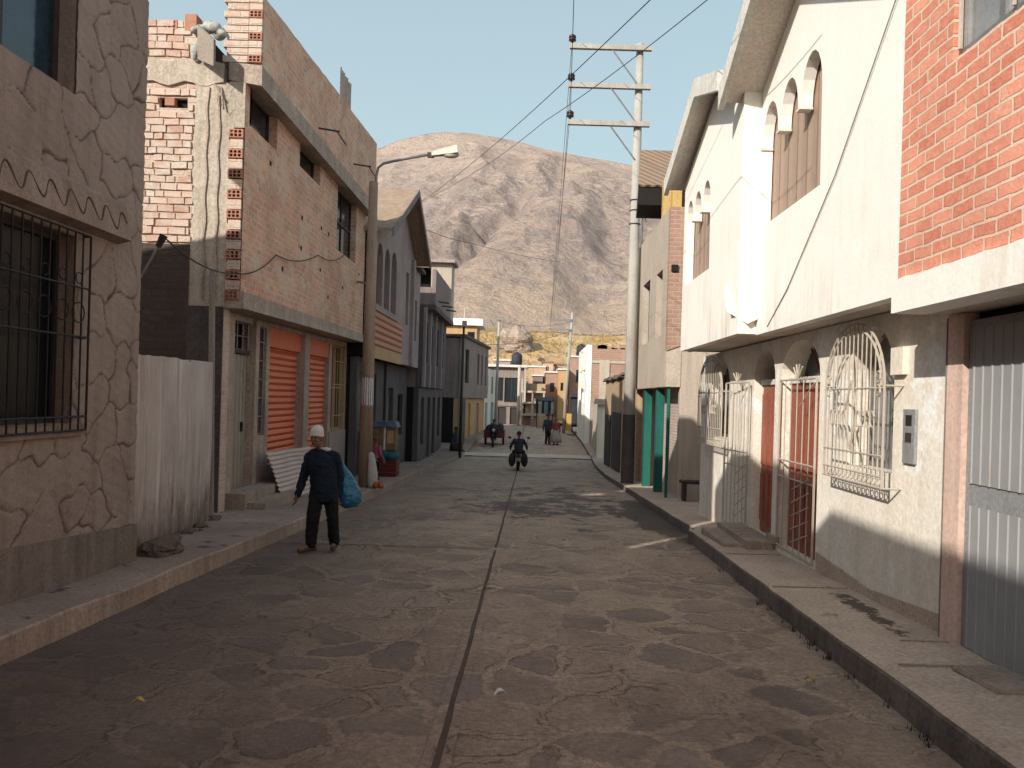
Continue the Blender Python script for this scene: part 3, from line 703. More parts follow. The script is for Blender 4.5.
def house_b():
    X = -4.63; YS = 12.15
    h = thing('unfinished_brick_house', 'unfinished brick house with orange roller shutters and overhanging upper floor', 'house', (-5.05, 16.5, gz(16.5)+.2))
    mp = px_(X, -1)
    holes = [rect(12.32, 13.65, 5.95, 6.6), rect(15.0, 16.45, 6.1, 6.6), rect(17.95, 19.9, 5.05, 6.6)]
    build(MB().wall(mp, rect(YS, 21.0, 3.26, 6.62), holes, .22), 'wall', 'brickB', h)
    build(MB().box(-12, X-.75, YS+.25, 20.99, 3.0, 7.4), 'inner_wall', 'void', h)
    build(MB().box(X-.74, X-.225, YS+.26, 12.29, 3.3, 6.6).box(X-.74, X-.225, 20.2, 20.98, 3.3, 6.6), 'inner_wall', 'void', h)
    for (y0, y1, z0, z1) in ((12.34, 13.63, 5.97, 6.58), (15.02, 16.43, 6.12, 6.58), (17.97, 19.88, 5.07, 6.58)):
        window(h, mp, y0, y1, z0, z1, .045, 2 if y1 > 18 else 1, 2 if y1 > 18 else 1, 'frame_dark', 'glass', .14)
    # parapet beam and brick parapet, standing out over the street
    m = MB(); m.hexa([(-4.9, 12.12, 6.58), (-4.38, 12.12, 6.5), (-4.38, 21.0, 6.5), (-4.9, 21.0, 6.58)], [(-4.9, 12.12, 6.86), (-4.38, 12.12, 6.82), (-4.38, 21, 6.82), (-4.9, 21, 6.86)])
    build(m, 'beam', 'concrete', h)
    zs = [(12.17, 6.825), (21, 6.825), (21, 8.52)]
    top = []; y = 21.0
    while y > 12.2:
        t = (y-12.12)/8.9; top.append((y, 7.93+.6*t+.012*random.uniform(-1, 1))); y -= .26
    build(MB().wall(px_(-4.39, -1), zs[:2]+top+[(12.17, 7.93)], (), .14), 'parapet', 'brickB', h)
    # side wall over the vacant plot
    side = [(-12, -1.2), (-4.88, -1.2), (-4.88, 3.0), (X-.002, 3.0), (X-.002, 6.55), (-4.98, 6.55), (-4.98, 6.8), (-5.42, 6.8), (-5.42, 7.32), (-5.52, 7.32), (-5.52, 7.5), (-6.1, 7.46), (-8, 7.5), (-12, 7.5)]
    side = [(x, z+.012*math.sin(i*7)) for i, (x, z) in enumerate(side)]
    build(MB().wall(py_(YS), side, [rect(-6.0, -5.55, 6.12, 6.28)], .24), 'side_wall', 'brickBlit', h)
    build(MB().wall(py_(YS+.09), rect(-6.0, -5.55, 6.12, 6.28), (), .02), 'wall_gap', 'void', h)
    build(MB().box(-5.9, -5.75, YS-.03, YS+.08, 6.15, 6.27), 'loose_brick', 'hollow', h)
    m = MB(); random.seed(11); z = 4.0; row = 0
    while z < 6.42 or (6.9 < z < 7.46) or z < 6.95:
        if 6.42 <= z <= 6.9: z = 6.93
        hh = random.uniform(.088, .105); x = -6.75+random.uniform(0, .2); lim = -5.44 if z < 6.5 else -5.53
        while x < lim-.05:
            w_ = random.choice((.24, .25, .26, .23, .13)); x1 = min(x+w_, lim+random.uniform(-.03, .03))
            if random.random() > .04 and not (-6.05 < (x+x1)/2 < -5.5 and 6.05 < z < 6.3):
                j = random.uniform(-.004, .016); t = random.uniform(-.008, .008)
                m.hexa([(x, YS-.022-j, z+t), (x1, YS-.022-j+random.uniform(-.006, .006), z-t), (x1, YS+.02, z-t), (x, YS+.02, z+t)], [(x+.004, YS-.02-j, z+hh+t), (x1-.004, YS-.02-j, z+hh-t), (x1-.004, YS+.02, z+hh-t), (x+.004, YS+.02, z+hh+t)])
            x = x1+random.uniform(.008, .022)
        z += hh+random.uniform(.014, .024); row += 1
        if z > 7.46: break
    build(m, 'brick_courses', 'clay_pale', h)
    build(MB().wall(py_(YS-.012), rect(-12, -5.45, -1.2, 3.97), (), .01), 'side_wall_shade', 'brick_shade', h)  # wall below the sun line coloured dark for the shade there
    # corner column, cast between the bricks: rough, with broken top
    m = MB(); a0, a1 = -5.42, -4.86
    pts = []
    for i, z in enumerate(frange(3.0, 6.5, .12)): pts.append((a1+(.07 if int(z/.165) % 2 else -.01)+.012*math.sin(z*31), z))
    left = [(a0+.015*math.sin(z*17)+(.03 if int(z/.21) % 2 else 0), z) for z in frange(6.5, 3.0, .12)]
    m.wall(py_(YS-.035), pts+left, (), .05); build(m, 'corner_column', 'concrete_lit', h)
    build(MB().box(-4.88, -4.632, YS-.03, YS+.24, 5.83, 6.55), 'column_head', 'concrete_lit', h)
    m = MB()
    for x in (-5.21, -5.02): m.wall(py_(YS-.06), [(x+.014*math.sin(z*9)+s, z) for s, zz in ((-.012, frange(3.1, 6.45, .15)), (.012, frange(6.45, 3.1, .15))) for z in zz], (), .03)
    build(m, 'formwork_ridge', 'concrete', h)
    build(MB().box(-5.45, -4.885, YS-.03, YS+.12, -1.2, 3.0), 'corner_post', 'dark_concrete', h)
    m = MB(); tp = [(x, 6.86+.03*math.sin(x*13)+.02*math.sin(x*41)) for x in frange(-4.98, -7.2, .12)]; bt = [(x, 6.5+.04*math.sin(x*11)) for x in frange(-7.2, -4.98, .12)]
    m.wall(py_(YS-.045), bt+tp, (), .06); build(m, 'side_beam', 'concrete_lit', h)
    for k in range(9):
        z = 3.12+k*.318
        hollow_brick(h, py_(YS-.06), -4.865, -4.64, z, z+.135)
        if k < 8: build(MB().box(-4.86+.02*(k % 2), -4.645, YS-.045, YS, z+.15, z+.30), 'end_brick', 'brickBlit', h)
    # parapet end: stacked blocks
    z = 6.87; k = 0
    while z < 7.85:
        o = .03*((k % 2)*2-1)
        build(MB().box(-4.98+o, -4.62, YS-.02, YS+.2, z, z+.1), 'end_brick', 'brickBlit', h)
        if k % 3 == 0: hollow_brick(h, py_(YS-.03), -4.61, -4.40, z, z+.112)
        else: build(MB().box(-4.61, -4.40, YS-.03, YS+.1, z, z+.1), 'end_brick', 'brickBlit', h)
        z += .118; k += 1
    hollow_brick(h, py_(YS-.03), -5.98, -5.74, 7.36, 7.5)
    build(MB().box(-5.62, -5.44, YS-.03, YS+.2, 7.34, 7.6), 'end_brick', 'hollow', h)
    m = MB()
    for i in range(5): m.tube([(-5.12+.03*i, YS-.06, 6.5-.02*i), (-5.0+.05*math.sin(i*2), YS-.1, 6.3-.05*i)], .014, 5)
    build(m, 'broken_rebar', 'concrete', h)
    # slab over the ground floor
    m = MB(); m.hexa([(-5.3, YS-.02, 2.98), (-4.56, YS-.02, 2.98), (-4.56, 21.02, 3.08), (-5.3, 21.02, 3.08)], [(-5.3, YS-.02, 3.25), (-4.56, YS-.02, 3.25), (-4.6, 21.02, 3.3), (-5.3, 21.02, 3.3)])
    build(m, 'floor_slab', 'concrete', h)
    # ground floor
    XL = -5.05; ml = px_(XL, -1)
    dh = [rect(12.85, 13.9, -.1, 2.88), rect(14.12, 14.66, .85, 2.88), rect(14.84, 16.9, .25, 2.93), rect(17.32, 19.22, .25, 2.93), rect(19.5, 20.85, .72, 2.93)]
    build(MB().wall(ml, [(12.3, -1.2), (21, -1.2), (21, 3.06), (12.3, 2.98)], dh, .2), 'front_wall', 'concrete', h)
    build(MB().box(-12, XL-.22, 12.45, 20.99, -1.2, 2.99), 'inner_wall', 'void', h)
    for (q, ya, yb) in ((.09, 12.55, 12.84), (.07, 16.92, 17.3), (.06, 13.92, 14.1)): build(MB().box(XL, XL+q, ya, yb, -1.0, 2.96), 'pilaster', 'concrete', h)
    d = build(MB().wall(px_(XL-.1, -1), rect(12.87, 13.88, -.1, 2.32), (), .05), 'door', 'door_metal', h)
    build(MB().box(XL-.1, XL-.07, 13.68, 13.74, .95, 1.12), 'handle', 'iron', d)
    build(MB().box(XL-.16, XL-.04, 12.86, 13.89, 2.33, 2.4), 'door_lintel', 'frame_dark', h)
    g = bars(ml, 12.87, 13.88, 2.4, 2.87, 4, [2.4, 2.64, 2.87], .011, .08); build(g, 'transom_grille', 'steel', h)
    g = bars(ml, 14.14, 14.64, .87, 2.87, 2, [.87, 1.2, 1.55, 1.9, 2.25, 2.6, 2.87], .011, .06); build(g, 'window_grille', 'steel', h)
    for (y0, y1) in ((14.84, 16.9), (17.32, 19.22)):
        m = MB(); z = .25; zz = []
        while z < 2.52:
            m.add([(XL-.13, y0, z), (XL-.13, y1, z), (XL-.1, y1, z+.1), (XL-.1, y0, z+.1), (XL-.13, y0, z+.128), (XL-.13, y1, z+.128)], [(0, 1, 2, 3), (3, 2, 5, 4)]); z += .13
        build(m, 'roller_shutter', 'shutter', h)
        build(MB().box(XL-.14, XL-.02, y0, y1, 2.55, 2.93), 'shutter_box', 'shutter_box', h)
    window(h, ml, 19.5, 20.85, .72, 2.93, .05, 2, 2, 'yellow', 'glass', .1)
    g = bars(ml, 19.5, 20.85, .72, 2.93, 6, [.72, 1.1, 1.9, 2.5, 2.93], .01, -.03); build(g, 'window_grille', 'ochre', h)
    build(MB().box(XL, XL+.035, 19.3, 20.98, -1, .7), 'wall_panel', 'mauve_wall', h)
    # steps
    s0 = gz(13.5)+.2
    build(MB().box(XL+.02, XL+.42, 12.62, 14.45, -1, s0+.30).box(XL+.42, XL+.72, 12.75, 14.6, -1, s0+.14), 'doorstep', 'kerb', h)
    # loose ends
    m = MB()
    for (px, py, L) in ((323, 128, .55), (358, 164, .55)):
        m = MB(); y, z = on_x(-4.38, px-4, py); m.tube([(-4.4, y, z), (-4.0, y+.15, z-.01)], .018, 6); m.tube([(-4.06, y+.12, z), (-4.06, y+.9, z-.02)], .014, 6)
        build(m, 'parapet_bracket', 'frame_dark', h)
    for (y, z) in [(13.3, 5.6), (15.2, 4.5), (16.6, 5.2), (18.6, 4.2), (20.3, 4.8), (14.1, 3.9), (17.3, 3.8), (16.6, 4.3), (15.2, 5.1), (17.2, 5.2)]:
        build(MB().box(X+.001, X+.006, y, y+.09, z, z+.08), 'putlog_hole', 'void', h)
    m = MB(); n = 40; vs = []
    for i in range(n+1):
        t = i/n; x = -4.5+.02*math.sin(t*40); vs += [(x, 17.35+1.0*t, 8.3), (x, 17.35+1.0*t, 9.05+.02*math.sin(t*21))]
    m.add(vs, [(2*i, 2*i+2, 2*i+3, 2*i+1) for i in range(n)]); build(m, 'upright_sheet', 'concrete_lit', h)
    build(MB().tube([(-4.62, 20.2, 4.62), (-4.2, 19.6, 4.5), (-3.85, 18.6, 4.38)], .03, 8), 'drain_pipe', 'steel', h)
house_b()
m = MB().hexa([(-5.36, 12.02, 6.85), (-4.98, 11.72, 6.62), (-4.96, 11.75, 6.62), (-5.34, 12.05, 6.85)], [(-5.36, 11.98, 7.38), (-4.98, 11.70, 7.02), (-4.96, 11.73, 7.02), (-5.34, 12.01, 7.38)])
tag(build(m, 'leaning_board', 'board', loc=(-5.2, 12, 6.8)), 'grey board leaning on the broken roof corner of the brick house', 'board')
m = MB(); random.seed(4)
for i in range(9): m.ball((-5.42+.05*i+random.uniform(-.04, .04), 12.12+random.uniform(-.05, .05), 7.28+.1*random.random()+.06*math.sin(i*.5)), (random.uniform(.06, .11), .08, random.uniform(.05, .12)), 10, 7)
for i in range(4): m.ball((-5.42+.04*i, 12.06, 6.95+.09*i), (.06, .06, .12), 10, 7)
o = build(m, 'plastic_bundle', 'cloth_grey', loc=(-5.2, 12.1, 6.8), smooth=True); remesh(o, .018, 2)
tag(o, 'crumpled pale plastic bundle beside grey board on brick house roof', 'bundle')
# corrugated sheet leaning at the shutters
m = MB(); vs = []; n = 60
for i in range(n+1):
    t = i/n; z = gz(15)+.16+.98*t; x = -4.42-.42*t+.016*math.sin(t*2*PI*12)
    for y in frange(14.1, 17.0, .29): vs.append((x+.02*noise.noise(Vector((y, z, 0))), y+.05*math.sin(z*4), z+.06*noise.noise(Vector((y*1.2, 3, 0)))-(y-14.1)*.025))
m.add(vs, [(i*11+k, i*11+k+1, (i+1)*11+k+1, (i+1)*11+k) for i in range(n) for k in range(10)])
tag(build(m, 'leaning_sheet', 'zinc_flat', loc=(-4.5, 15.5, gz(15)+.2), smooth=True), 'dented corrugated sheet leaning low against the orange shutters', 'sheet')
# ------------------------------------------------------------------ left street light, house with gable, further left houses
def street_light():
    x, y = -3.79, 17.9; z0 = gz(y)+.2
    h = thing('street_light_pole', 'brown concrete street light pole with torn poster on left pavement', 'street light', (x, y, z0))
    build(MB().tube([(x, y, z0-.1), (x, y, 3), (x, y, 6.62)], [.165, .135, .1], 16), 'pole', 'pole_l', h, smooth=True)
    arm = [(x+.06, y-.02, 6.1), (x+.06, y-.02, 6.75), (x+.1, y-.03, 6.95), (x+.22, y-.04, 7.05), (x+.5, y-.06, 7.12), (x+1.45, y-.12, 7.3)]
    build(MB().tube(arm, .032, 8), 'lamp_arm', 'steel', h, smooth=True)
    a = Vector((x+1.35, y-.11, 7.28)); d = Vector((.62, -.05, .1))
    hd = build(MB().hexa([tuple(a+Vector((0, -.06, -.05))), tuple(a+Vector((0, .06, -.05))), tuple(a+d+Vector((0, .12, -.09))), tuple(a+d+Vector((0, -.12, -.09)))],
                    [tuple(a+Vector((0, -.05, .05))), tuple(a+Vector((0, .05, .05))), tuple(a+d+Vector((-.03, .1, .09))), tuple(a+d+Vector((-.03, -.1, .09)))]), 'lamp_head', 'lamp_head', h)
    build(MB().ball(a+d*.72+Vector((0, 0, -.09)), (.2, .09, .075), 12, 8), 'lamp_bowl', 'lamp_glass', hd, smooth=True)
    build(MB().box(a.x-.1, a.x+.05, a.y-.04, a.y+.04, a.z-.08, a.z+.03), 'lamp_socket', 'frame_dark', hd)
    m = MB(); vs = []
    for i in range(13):
        t = -PI*.95+PI*.95*i/12; r = .147
        vs += [(x+r*math.cos(t), y+r*math.sin(t), 1.42+.02*math.sin(i*3)), (x+(r-.005)*math.cos(t), y+(r-.005)*math.sin(t), 2.06-.03*math.sin(i*2))]
    m.add(vs, [(2*i, 2*i+2, 2*i+3, 2*i+1) for i in range(12)]); build(m, 'poster', 'paper', h, smooth=True)
    for z in (1.40, 2.08): build(MB().tube([(x+.152*math.cos(t), y+.152*math.sin(t), z) for t in [k*2*PI/16 for k in range(17)]], .008, 5, False), 'wire_tie', 'steel', h)
street_light()

def house_c():
    X = -4.35; h = thing('gabled_house', 'gabled grey house with three arched windows over orange plank siding', 'house', (X, 25, gz(25)+.2))
    mp = px_(X, -1)
    ar = [arch(21.3, 22.15, 4.2, 5.45, 5.95), arch(22.42, 23.25, 4.2, 5.5, 6.0), arch(23.5, 24.4, 4.2, 5.6, 6.1)]
    holes = ar + [rect(26.3, 26.85, 4.1, 5.9), rect(28.4, 28.9, 3.7, 5.2)]
    build(MB().wall(mp, [(21.05, 2.72), (29.6, 2.72), (29.6, 6.3), (28.2, 6.55), (25.1, 8.2), (21.05, 6.2)], holes, .25), 'wall', 'mauve_wall', h)
    build(MB().box(-11, X-.27, 21.05, 29.6, 2.75, 6.1), 'inner_wall', 'void', h)
    for y0, y1, t in ((21.3, 22.15, 5.95), (22.42, 23.25, 6.0), (23.5, 24.4, 6.1)): window(h, mp, y0, y1, 4.2, t, .06, 2, 2, 'frame_dark', 'glass', .16)
    window(h, mp, 26.3, 26.85, 4.1, 5.9, .05, 1, 2, 'frame_dark', 'glass', .12); window(h, mp, 28.4, 28.9, 3.7, 5.2, .05, 1, 1, 'frame_dark', 'glass', .12)
    m = MB()
    for z in frange(3.05, 4.0, .19)[:-1]: m.hexa([(X+.045, 21.06, z), (X+.045, 25.6, z), (X-.01, 25.6, z), (X-.01, 21.06, z)], [(X+.015, 21.06, z+.185), (X+.015, 25.6, z+.185), (X-.01, 25.6, z+.185), (X-.01, 21.06, z+.185)])
    build(m, 'plank_siding', 'siding', h)
    build(MB().box(X-.02, X+.06, 21.06, 24.6, 4.0, 4.16), 'window_sill', 'mauve_wall', h)
    build(MB().box(X-.05, X+.03, 21.06, 25.6, 2.68, 3.02), 'floor_band', 'ochre', h)
    build(MB().box(X-.02, X+.12, 27.3, 27.6, 2.72, 6.5), 'pilaster', 'mauve_wall', h)
    # roof slopes with barge boards
    for (ya, za, yb, zb) in ((20.75, 6.1, 25.1, 8.3), (28.5, 6.45, 25.1, 8.3)):
        build(MB().hexa([(-10, ya, za), (X+.5, ya, za), (X+.5, yb, zb), (-10, yb, zb)], [(-10, ya, za+.08), (X+.5, ya, za+.08), (X+.5, yb, zb+.08), (-10, yb, zb+.08)]), 'roof', 'pole_l', h)
        build(MB().hexa([(X+.5, ya, za-.14), (X+.55, ya, za-.14), (X+.55, yb, zb-.14), (X+.5, yb, zb-.14)], [(X+.5, ya, za+.1), (X+.55, ya, za+.1), (X+.55, yb, zb+.1), (X+.5, yb, zb+.1)]), 'barge_board', 'gray_wall', h)
    build(MB().box(-10, X+.2, 28.5, 29.6, 6.32, 6.44), 'flat_roof', 'gray_wall2', h)
    XL = -4.75; ml = px_(XL, -1)
    build(MB().wall(ml, [(21.05, -1.4), (29.6, -1.5), (29.6, 2.7), (21.05, 2.7)], [rect(21.3, 22.3, -.75, 2.3), rect(22.75, 23.7, -.78, 2.3), rect(25.6, 26.7, -.8, 1.9), rect(27.6, 28.7, .2, 1.7)], .2), 'front_wall', 'gray_wall2', h)
    build(MB().box(-11, XL-.22, 21.05, 29.6, -1.4, 2.69), 'inner_wall', 'void', h)
    build(MB().box(XL, XL+.14, 22.36, 22.62, -1.2, 2.68), 'door_post', 'ochre', h)
    for a, b, t, mt in ((21.3, 22.3, 2.3, 'frame_dark'), (22.75, 23.7, 2.3, 'frame_dark'), (25.6, 26.7, 1.9, 'tarp_dark')):
        d = build(MB().wall(px_(XL-.1, -1), rect(a, b, -1.0, t), [rect(a+.2, b-.2, .6, t-.25)], .05), 'door', mt, h)
        build(MB().wall(px_(XL-.12, -1), rect(a+.19, b-.19, .59, t-.24), (), .01), 'pane', 'glass_pale', d)
    window(h, ml, 27.6, 28.7, .2, 1.7)
    build(MB().tube([(XL+.05, 24.9, -1), (XL+.05, 24.9, 2.7)], .04, 8), 'down_pipe', 'frame_dark', h)
house_c()

def house_d():
    X = -4.2; h = thing('balcony_house', 'dark grey house with roof balcony and sunlit rooftop room on left', 'house', (X, 34, gz(34)+.2))
    mp = px_(X, -1)
    build(MB().wall(mp, [(29.65, 2.0), (37.7, 2.0), (37.7, 5.1), (29.65, 5.1)], [rect(30.4, 31.1, 3.0, 4.6), rect(31.9, 32.6, 3.0, 4.6), rect(34.0, 34.7, 3.0, 4.6), rect(36.0, 36.6, 3.0, 4.6)], .22), 'wall', 'gray_wall2', h)
    build(MB().box(-10, X-.23, 29.66, 37.7, 2.0, 5.1), 'inner_wall', 'gray_wall', h)
    for y0 in (30.4, 31.9, 34.0, 36.0): window(h, mp, y0, y0+(.7 if y0 < 36 else .6), 3.0, 4.6, .05, 1, 2, 'frame_dark', 'glass', .12)
    for y0 in (29.75, 31.3, 33.0, 35.2): build(MB().box(X-.02, X+.1, y0, y0+.22, 2.0, 5.1), 'pilaster', 'mauve_wall', h)
    XL = -4.3; ml = px_(XL, -1)
    build(MB().wall(ml, [(29.65, -1.6), (37.7, -1.6), (37.7, 1.98), (29.65, 1.98)], [rect(30.4, 31.3, -.3, 1.6), rect(32.2, 33.2, -1.0, 1.6), rect(33.9, 34.9, -1.0, 1.6), rect(35.8, 36.8, -.2, 1.6)], .2), 'front_wall', 'gray_wall2', h)
    build(MB().box(-10, XL-.21, 29.66, 37.7, -1.6, 1.98), 'inner_wall', 'void', h)
    for a, b in ((32.2, 33.2), (33.9, 34.9)): build(MB().wall(px_(XL-.1, -1), rect(a, b, -1.0, 1.6), (), .05), 'door', 'frame_dark', h)
    window(h, ml, 30.4, 31.3, -.3, 1.6, frame='frame_dark'); window(h, ml, 35.8, 36.8, -.2, 1.6, frame='frame_dark')
    build(MB().box(-8, -3.86, 30.6, 37.7, 5.1, 5.3), 'roof_slab', 'gray_wall2', h)
    build(MB().box(-4.04, -3.88, 30.62, 36.4, 5.31, 6.72).box(-8, -4.05, 30.62, 30.78, 5.31, 6.0), 'balcony_parapet', 'gray_wall', h)
    r = build(MB().wall(py_(36.4), rect(-7.4, -3.88, 5.31, 7.95), [rect(-6.3, -4.85, 6.5, 7.75)], .18).box(-4.04, -3.88, 36.59, 37.68, 5.31, 7.95).box(-7.4, -7.22, 36.59, 37.68, 5.31, 7.95), 'rooftop_room', 'f_wall', h)
    build(MB().box(-7.3, -4.05, 37.4, 37.6, 5.31, 7.9), 'room_back_wall', 'void', r)
    build(MB().box(-7.7, -3.7, 36.1, 37.75, 7.96, 8.1), 'room_roof', 'mauve_wall', r)
    m = MB()
    for y in (31.6, 33.0, 34.6): build(MB().tube([(-3.9, y, 5.55), (-3.45, y+.05, 5.5)], .03, 6), 'drain_spout', 'frame_dark', h)
house_d()

def line_wall(p, q):       # skewed wall from p to q; a along it, depth to its left-hand side
    p, q = Vector((p[0], p[1], 0)), Vector((q[0], q[1], 0)); d = (q-p).normalized(); nn = Vector((-d.y, d.x, 0))
    L = (q-p).length
    return (lambda a, b, dd: tuple(p+d*a+nn*dd+Vector((0, 0, b)))), L
def house_e():
    mp, L = line_wall((-3.75, 39.8), (-3.0, 49.5))
    h = thing('slate_grey_house', 'slate grey two-storey house with ochre ground floor beyond the side alley', 'house', (-3.4, 44, gz(44)+.2))
    up = lambda a, b, d: mp(a, b, d-.25)
    build(MB().wall(up, rect(0, L, 1.6, 4.75), [rect(.6, 1.9, 2.4, 4.2), rect(5.0, 5.7, 2.4, 4.2), rect(6.6, 7.2, 2.4, 4.2), rect(8.3, 8.9, 2.4, 4.2)], .22), 'wall', 'gray_wall', h)
    m = MB(); m.wall(lambda a, b, d: mp(a, b, .0+d), rect(0.01, L, 1.6, 4.7), (), 5); build(m, 'inner_wall', 'gray_wall', h)
    for a, b in ((.6, 1.9), (5.0, 5.7), (6.6, 7.2), (8.3, 8.9)): window(h, up, a, b, 2.4, 4.2, .05, 2 if a < 1 else 1, 1, 'frame_dark', 'glass', .1)
    build(MB().wall(lambda a, b, d: mp(a, b, d-.4), rect(-.1, L+.1, 4.76, 4.9), (), 5.4), 'roof_slab', 'gray_wall2', h)
    build(MB().wall(mp, rect(0, L, -1.6, 1.58), [rect(.8, 2.2, -.9, 1.3), rect(3.2, 4.4, -.9, 1.3), rect(6.3, 7.8, -.9, 1.3)], .2), 'front_wall', 'ochre', h)
    build(MB().wall(lambda a, b, d: mp(a, b, .21+d), rect(0, L, -1.6, 1.58), (), 4.6), 'inner_wall', 'void', h)
    for a, b, mt in ((.8, 2.2, 'blue_cloth'), (3.2, 4.4, 'ochre'), (6.3, 7.8, 'door_metal')): build(MB().wall(lambda aa, bb, d: mp(aa, bb, .1+d), rect(a, b, -.95, 1.3), (), .05), 'door', mt, h)
    build(MB().box(-4.1, -3.35, 39.85, 40.4, -1.5, 1.58), 'corner_pier', 'gray_wall', h)
house_e()
def house_f():
    mp, L = line_wall((-2.95, 49.8), (-2.55, 57))
    h = thing('cream_corner_house', 'cream house with turquoise doorway and white flat roof beyond slate house', 'house', (-2.8, 53, gz(53)+.15))
    build(MB().wall(mp, rect(0, L, -1.2, 3.6), [rect(1.0, 2.0, 1.9, 3.1), rect(4, 5.2, 1.9, 3.1), rect(.5, 2.0, -.6, 1.3), rect(4, 6, -.6, 1.3)], .2), 'wall', 'cream', h)
    build(MB().wall(lambda a, b, d: mp(a, b, .21+d), rect(0, L, -1.2, 3.58), (), 1.3), 'inner_wall', 'gray_wall', h)
    window(h, mp, 1.0, 2.0, 1.9, 3.1); window(h, mp, 4, 5.2, 1.9, 3.1)
    for a, b, mt in ((.5, 2, 'teal'), (4, 6, 'teal')): build(MB().wall(lambda aa, bb, d: mp(aa, bb, .1+d), rect(a, b, -.9, 1.3), (), .05), 'door', mt, h)
    r = build(MB().box(-8, -3.6, 50.2, 53, -1, 6.3), 'rooftop_room', 'ochre', h)
    build(MB().box(-8.2, -3.2, 49.9, 53.3, 6.31, 6.75), 'room_roof', 'white', r)
    build(MB().box(-4.2, -3.75, 50.17, 50.2, 4.8, 5.9), 'room_window', 'glass', r)
    m = MB()
    for x in (-6.2, -5.4, -4.6): build(MB().tube([(x, 52, 6.7), (x+.03, 52, 7.7)], .06, 6), 'column_rebar', 'f_wall', h)
house_f()
def end_house():
    h = thing('mauve_end_house', 'mauve two-storey house facing down the street with dark openings', 'house', (-1.9, 62.6, gz(62.6)))
    mp = py_(62.6)
    build(MB().wall(mp, rect(-5.5, -.55, -1, 4.15), [rect(-2.75, -2.2, 1.4, 3.3), rect(-2.1, -1.0, 1.3, 3.3), rect(-2.6, -1.9, -.5, .9), rect(-1.6, -.8, -.5, .9)], .25), 'wall', 'gray_wall', h)
    build(MB().box(-5.4, -.6, 62.86, 67.6, -1, 4.1), 'inner_wall', 'void', h)
    window(h, mp, -2.75, -2.2, 1.4, 3.3, .06); window(h, mp, -2.1, -1.0, 1.3, 3.3, .06, 2)
    for a, b in ((-2.6, -1.9), (-1.6, -.8)): build(MB().wall(py_(62.72), rect(a, b, -.7, .9), (), .05), 'door', 'frame_dark', h)
    build(MB().box(-5.6, -.3, 62.2, 67.8, 4.16, 4.35), 'roof_slab', 'fascia', h)
    build(MB().box(-5.5, -.5, 62.5, 62.59, 1.0, 1.2), 'floor_band', 'gray_wall', h)
    build(MB().box(-3.2, -2.75, 62.54, 62.595, -.6, 1.0), 'teal_panel', 'teal', h)
    build(MB().box(-.52, -.36, 62.3, 62.8, -1, 4.14), 'corner_column', 'f_wall', h)
end_house()

# ------------------------------------------------------------------ RIGHT SIDE
def house_brick():
    X = 2.75; h = thing('orange_brick_house', 'near right house of orange brick above pink pillar and grey metal gate', 'house', (3.2, 2, gz(2)+.2))
    mp = px_(X, 1)
    build(MB().wall(mp, [(-8, 2.64), (5.8, 2.66), (5.8, 7.4), (-8, 7.4)], [rect(3.3, 5.12, 4.03, 5.45)], .22), 'wall', 'brickE', h)
    build(MB().box(X+.225, 9, -8, 5.8, 2.5, 7.4), 'inner_wall', 'gray_wall', h)
    # floor slab with plaster edge running unevenly over the lowest brick course
    m = MB(); topl = [(y, 2.665+.018*noise.noise(Vector((y*4, 1, 1)))+.01*noise.noise(Vector((y*14, 1, 1)))) for y in frange(5.82, -8, .1)]
    m.wall(px_(X-.035, 1), [(-8, 2.41), (5.82, 2.42)]+topl, (), .26); build(m, 'slab_edge', 'white', h)
    build(MB().box(X+.226, 9, -8, 5.8, 2.425, 2.498), 'floor_slab', 'soffit', h)
    w = window(h, mp, 3.3, 5.12, 4.03, 5.45, .06, 4, 2, 'steel', 'glass_pale', .04)
    build(bars(mp, 3.36, 5.06, 4.08, 5.4, 3, [4.5, 4.95], .012, .015), 'window_grille', 'white_iron', w)
    XL = 3.2; ml = px_(XL, 1)
    build(MB().box(3.16, 3.6, 5.62, 5.83, -.8, 2.42), 'pillar', 'pink', h)
    build(MB().box(3.14, 9, -8, 2.3, -.6, 2.42), 'front_wall', 'pink', h)
    g = build(MB().wall(ml, rect(2.32, 5.61, -.06, 2.36), (), .04), 'gate', 'gate_plain', h)
    for (y0, y1) in ((2.4, 3.9), (4.0, 5.54)):
        for z0, z1 in ((-.0, 1.02), (1.18, 2.3)):
            m = MB(); n = int((y1-y0)/.105); prof = []
            for i in range(n):
                a = y0+(y1-y0)*i/n; w_ = (y1-y0)/n; prof += [(a, .010), (a+w_*.78, .010), (a+w_*.84, .018), (a+w_*.94, .018)]
            prof.append((y1, .010)); vs = [q for (y, d_) in prof for q in ((XL-d_, y, z0), (XL-d_, y, z1))]; n = len(prof)-1
            m.add(vs, [(2*i, 2*i+2, 2*i+3, 2*i+1) for i in range(n)]); build(m, 'ribbed_panel', 'gate_gray', g)
    build(MB().box(XL-.03, XL-.002, 4.7, 4.86, 1.06, 1.14), 'bolt', 'iron', g)
    build(MB().box(XL-.03, XL+.2, 2.31, 5.6, -.35, -.07), 'threshold', 'kerb', h)
    build(MB().box(3.26, 9, 2.31, 5.6, -.6, 2.42), 'inner_wall', 'void', h)
    m = MB(); m.tube([(3.17, 5.85, -.3), (3.17, 5.85, 2.4)], .012, 6); build(m, 'rusty_pipe', 'plinth', h)
house_brick()

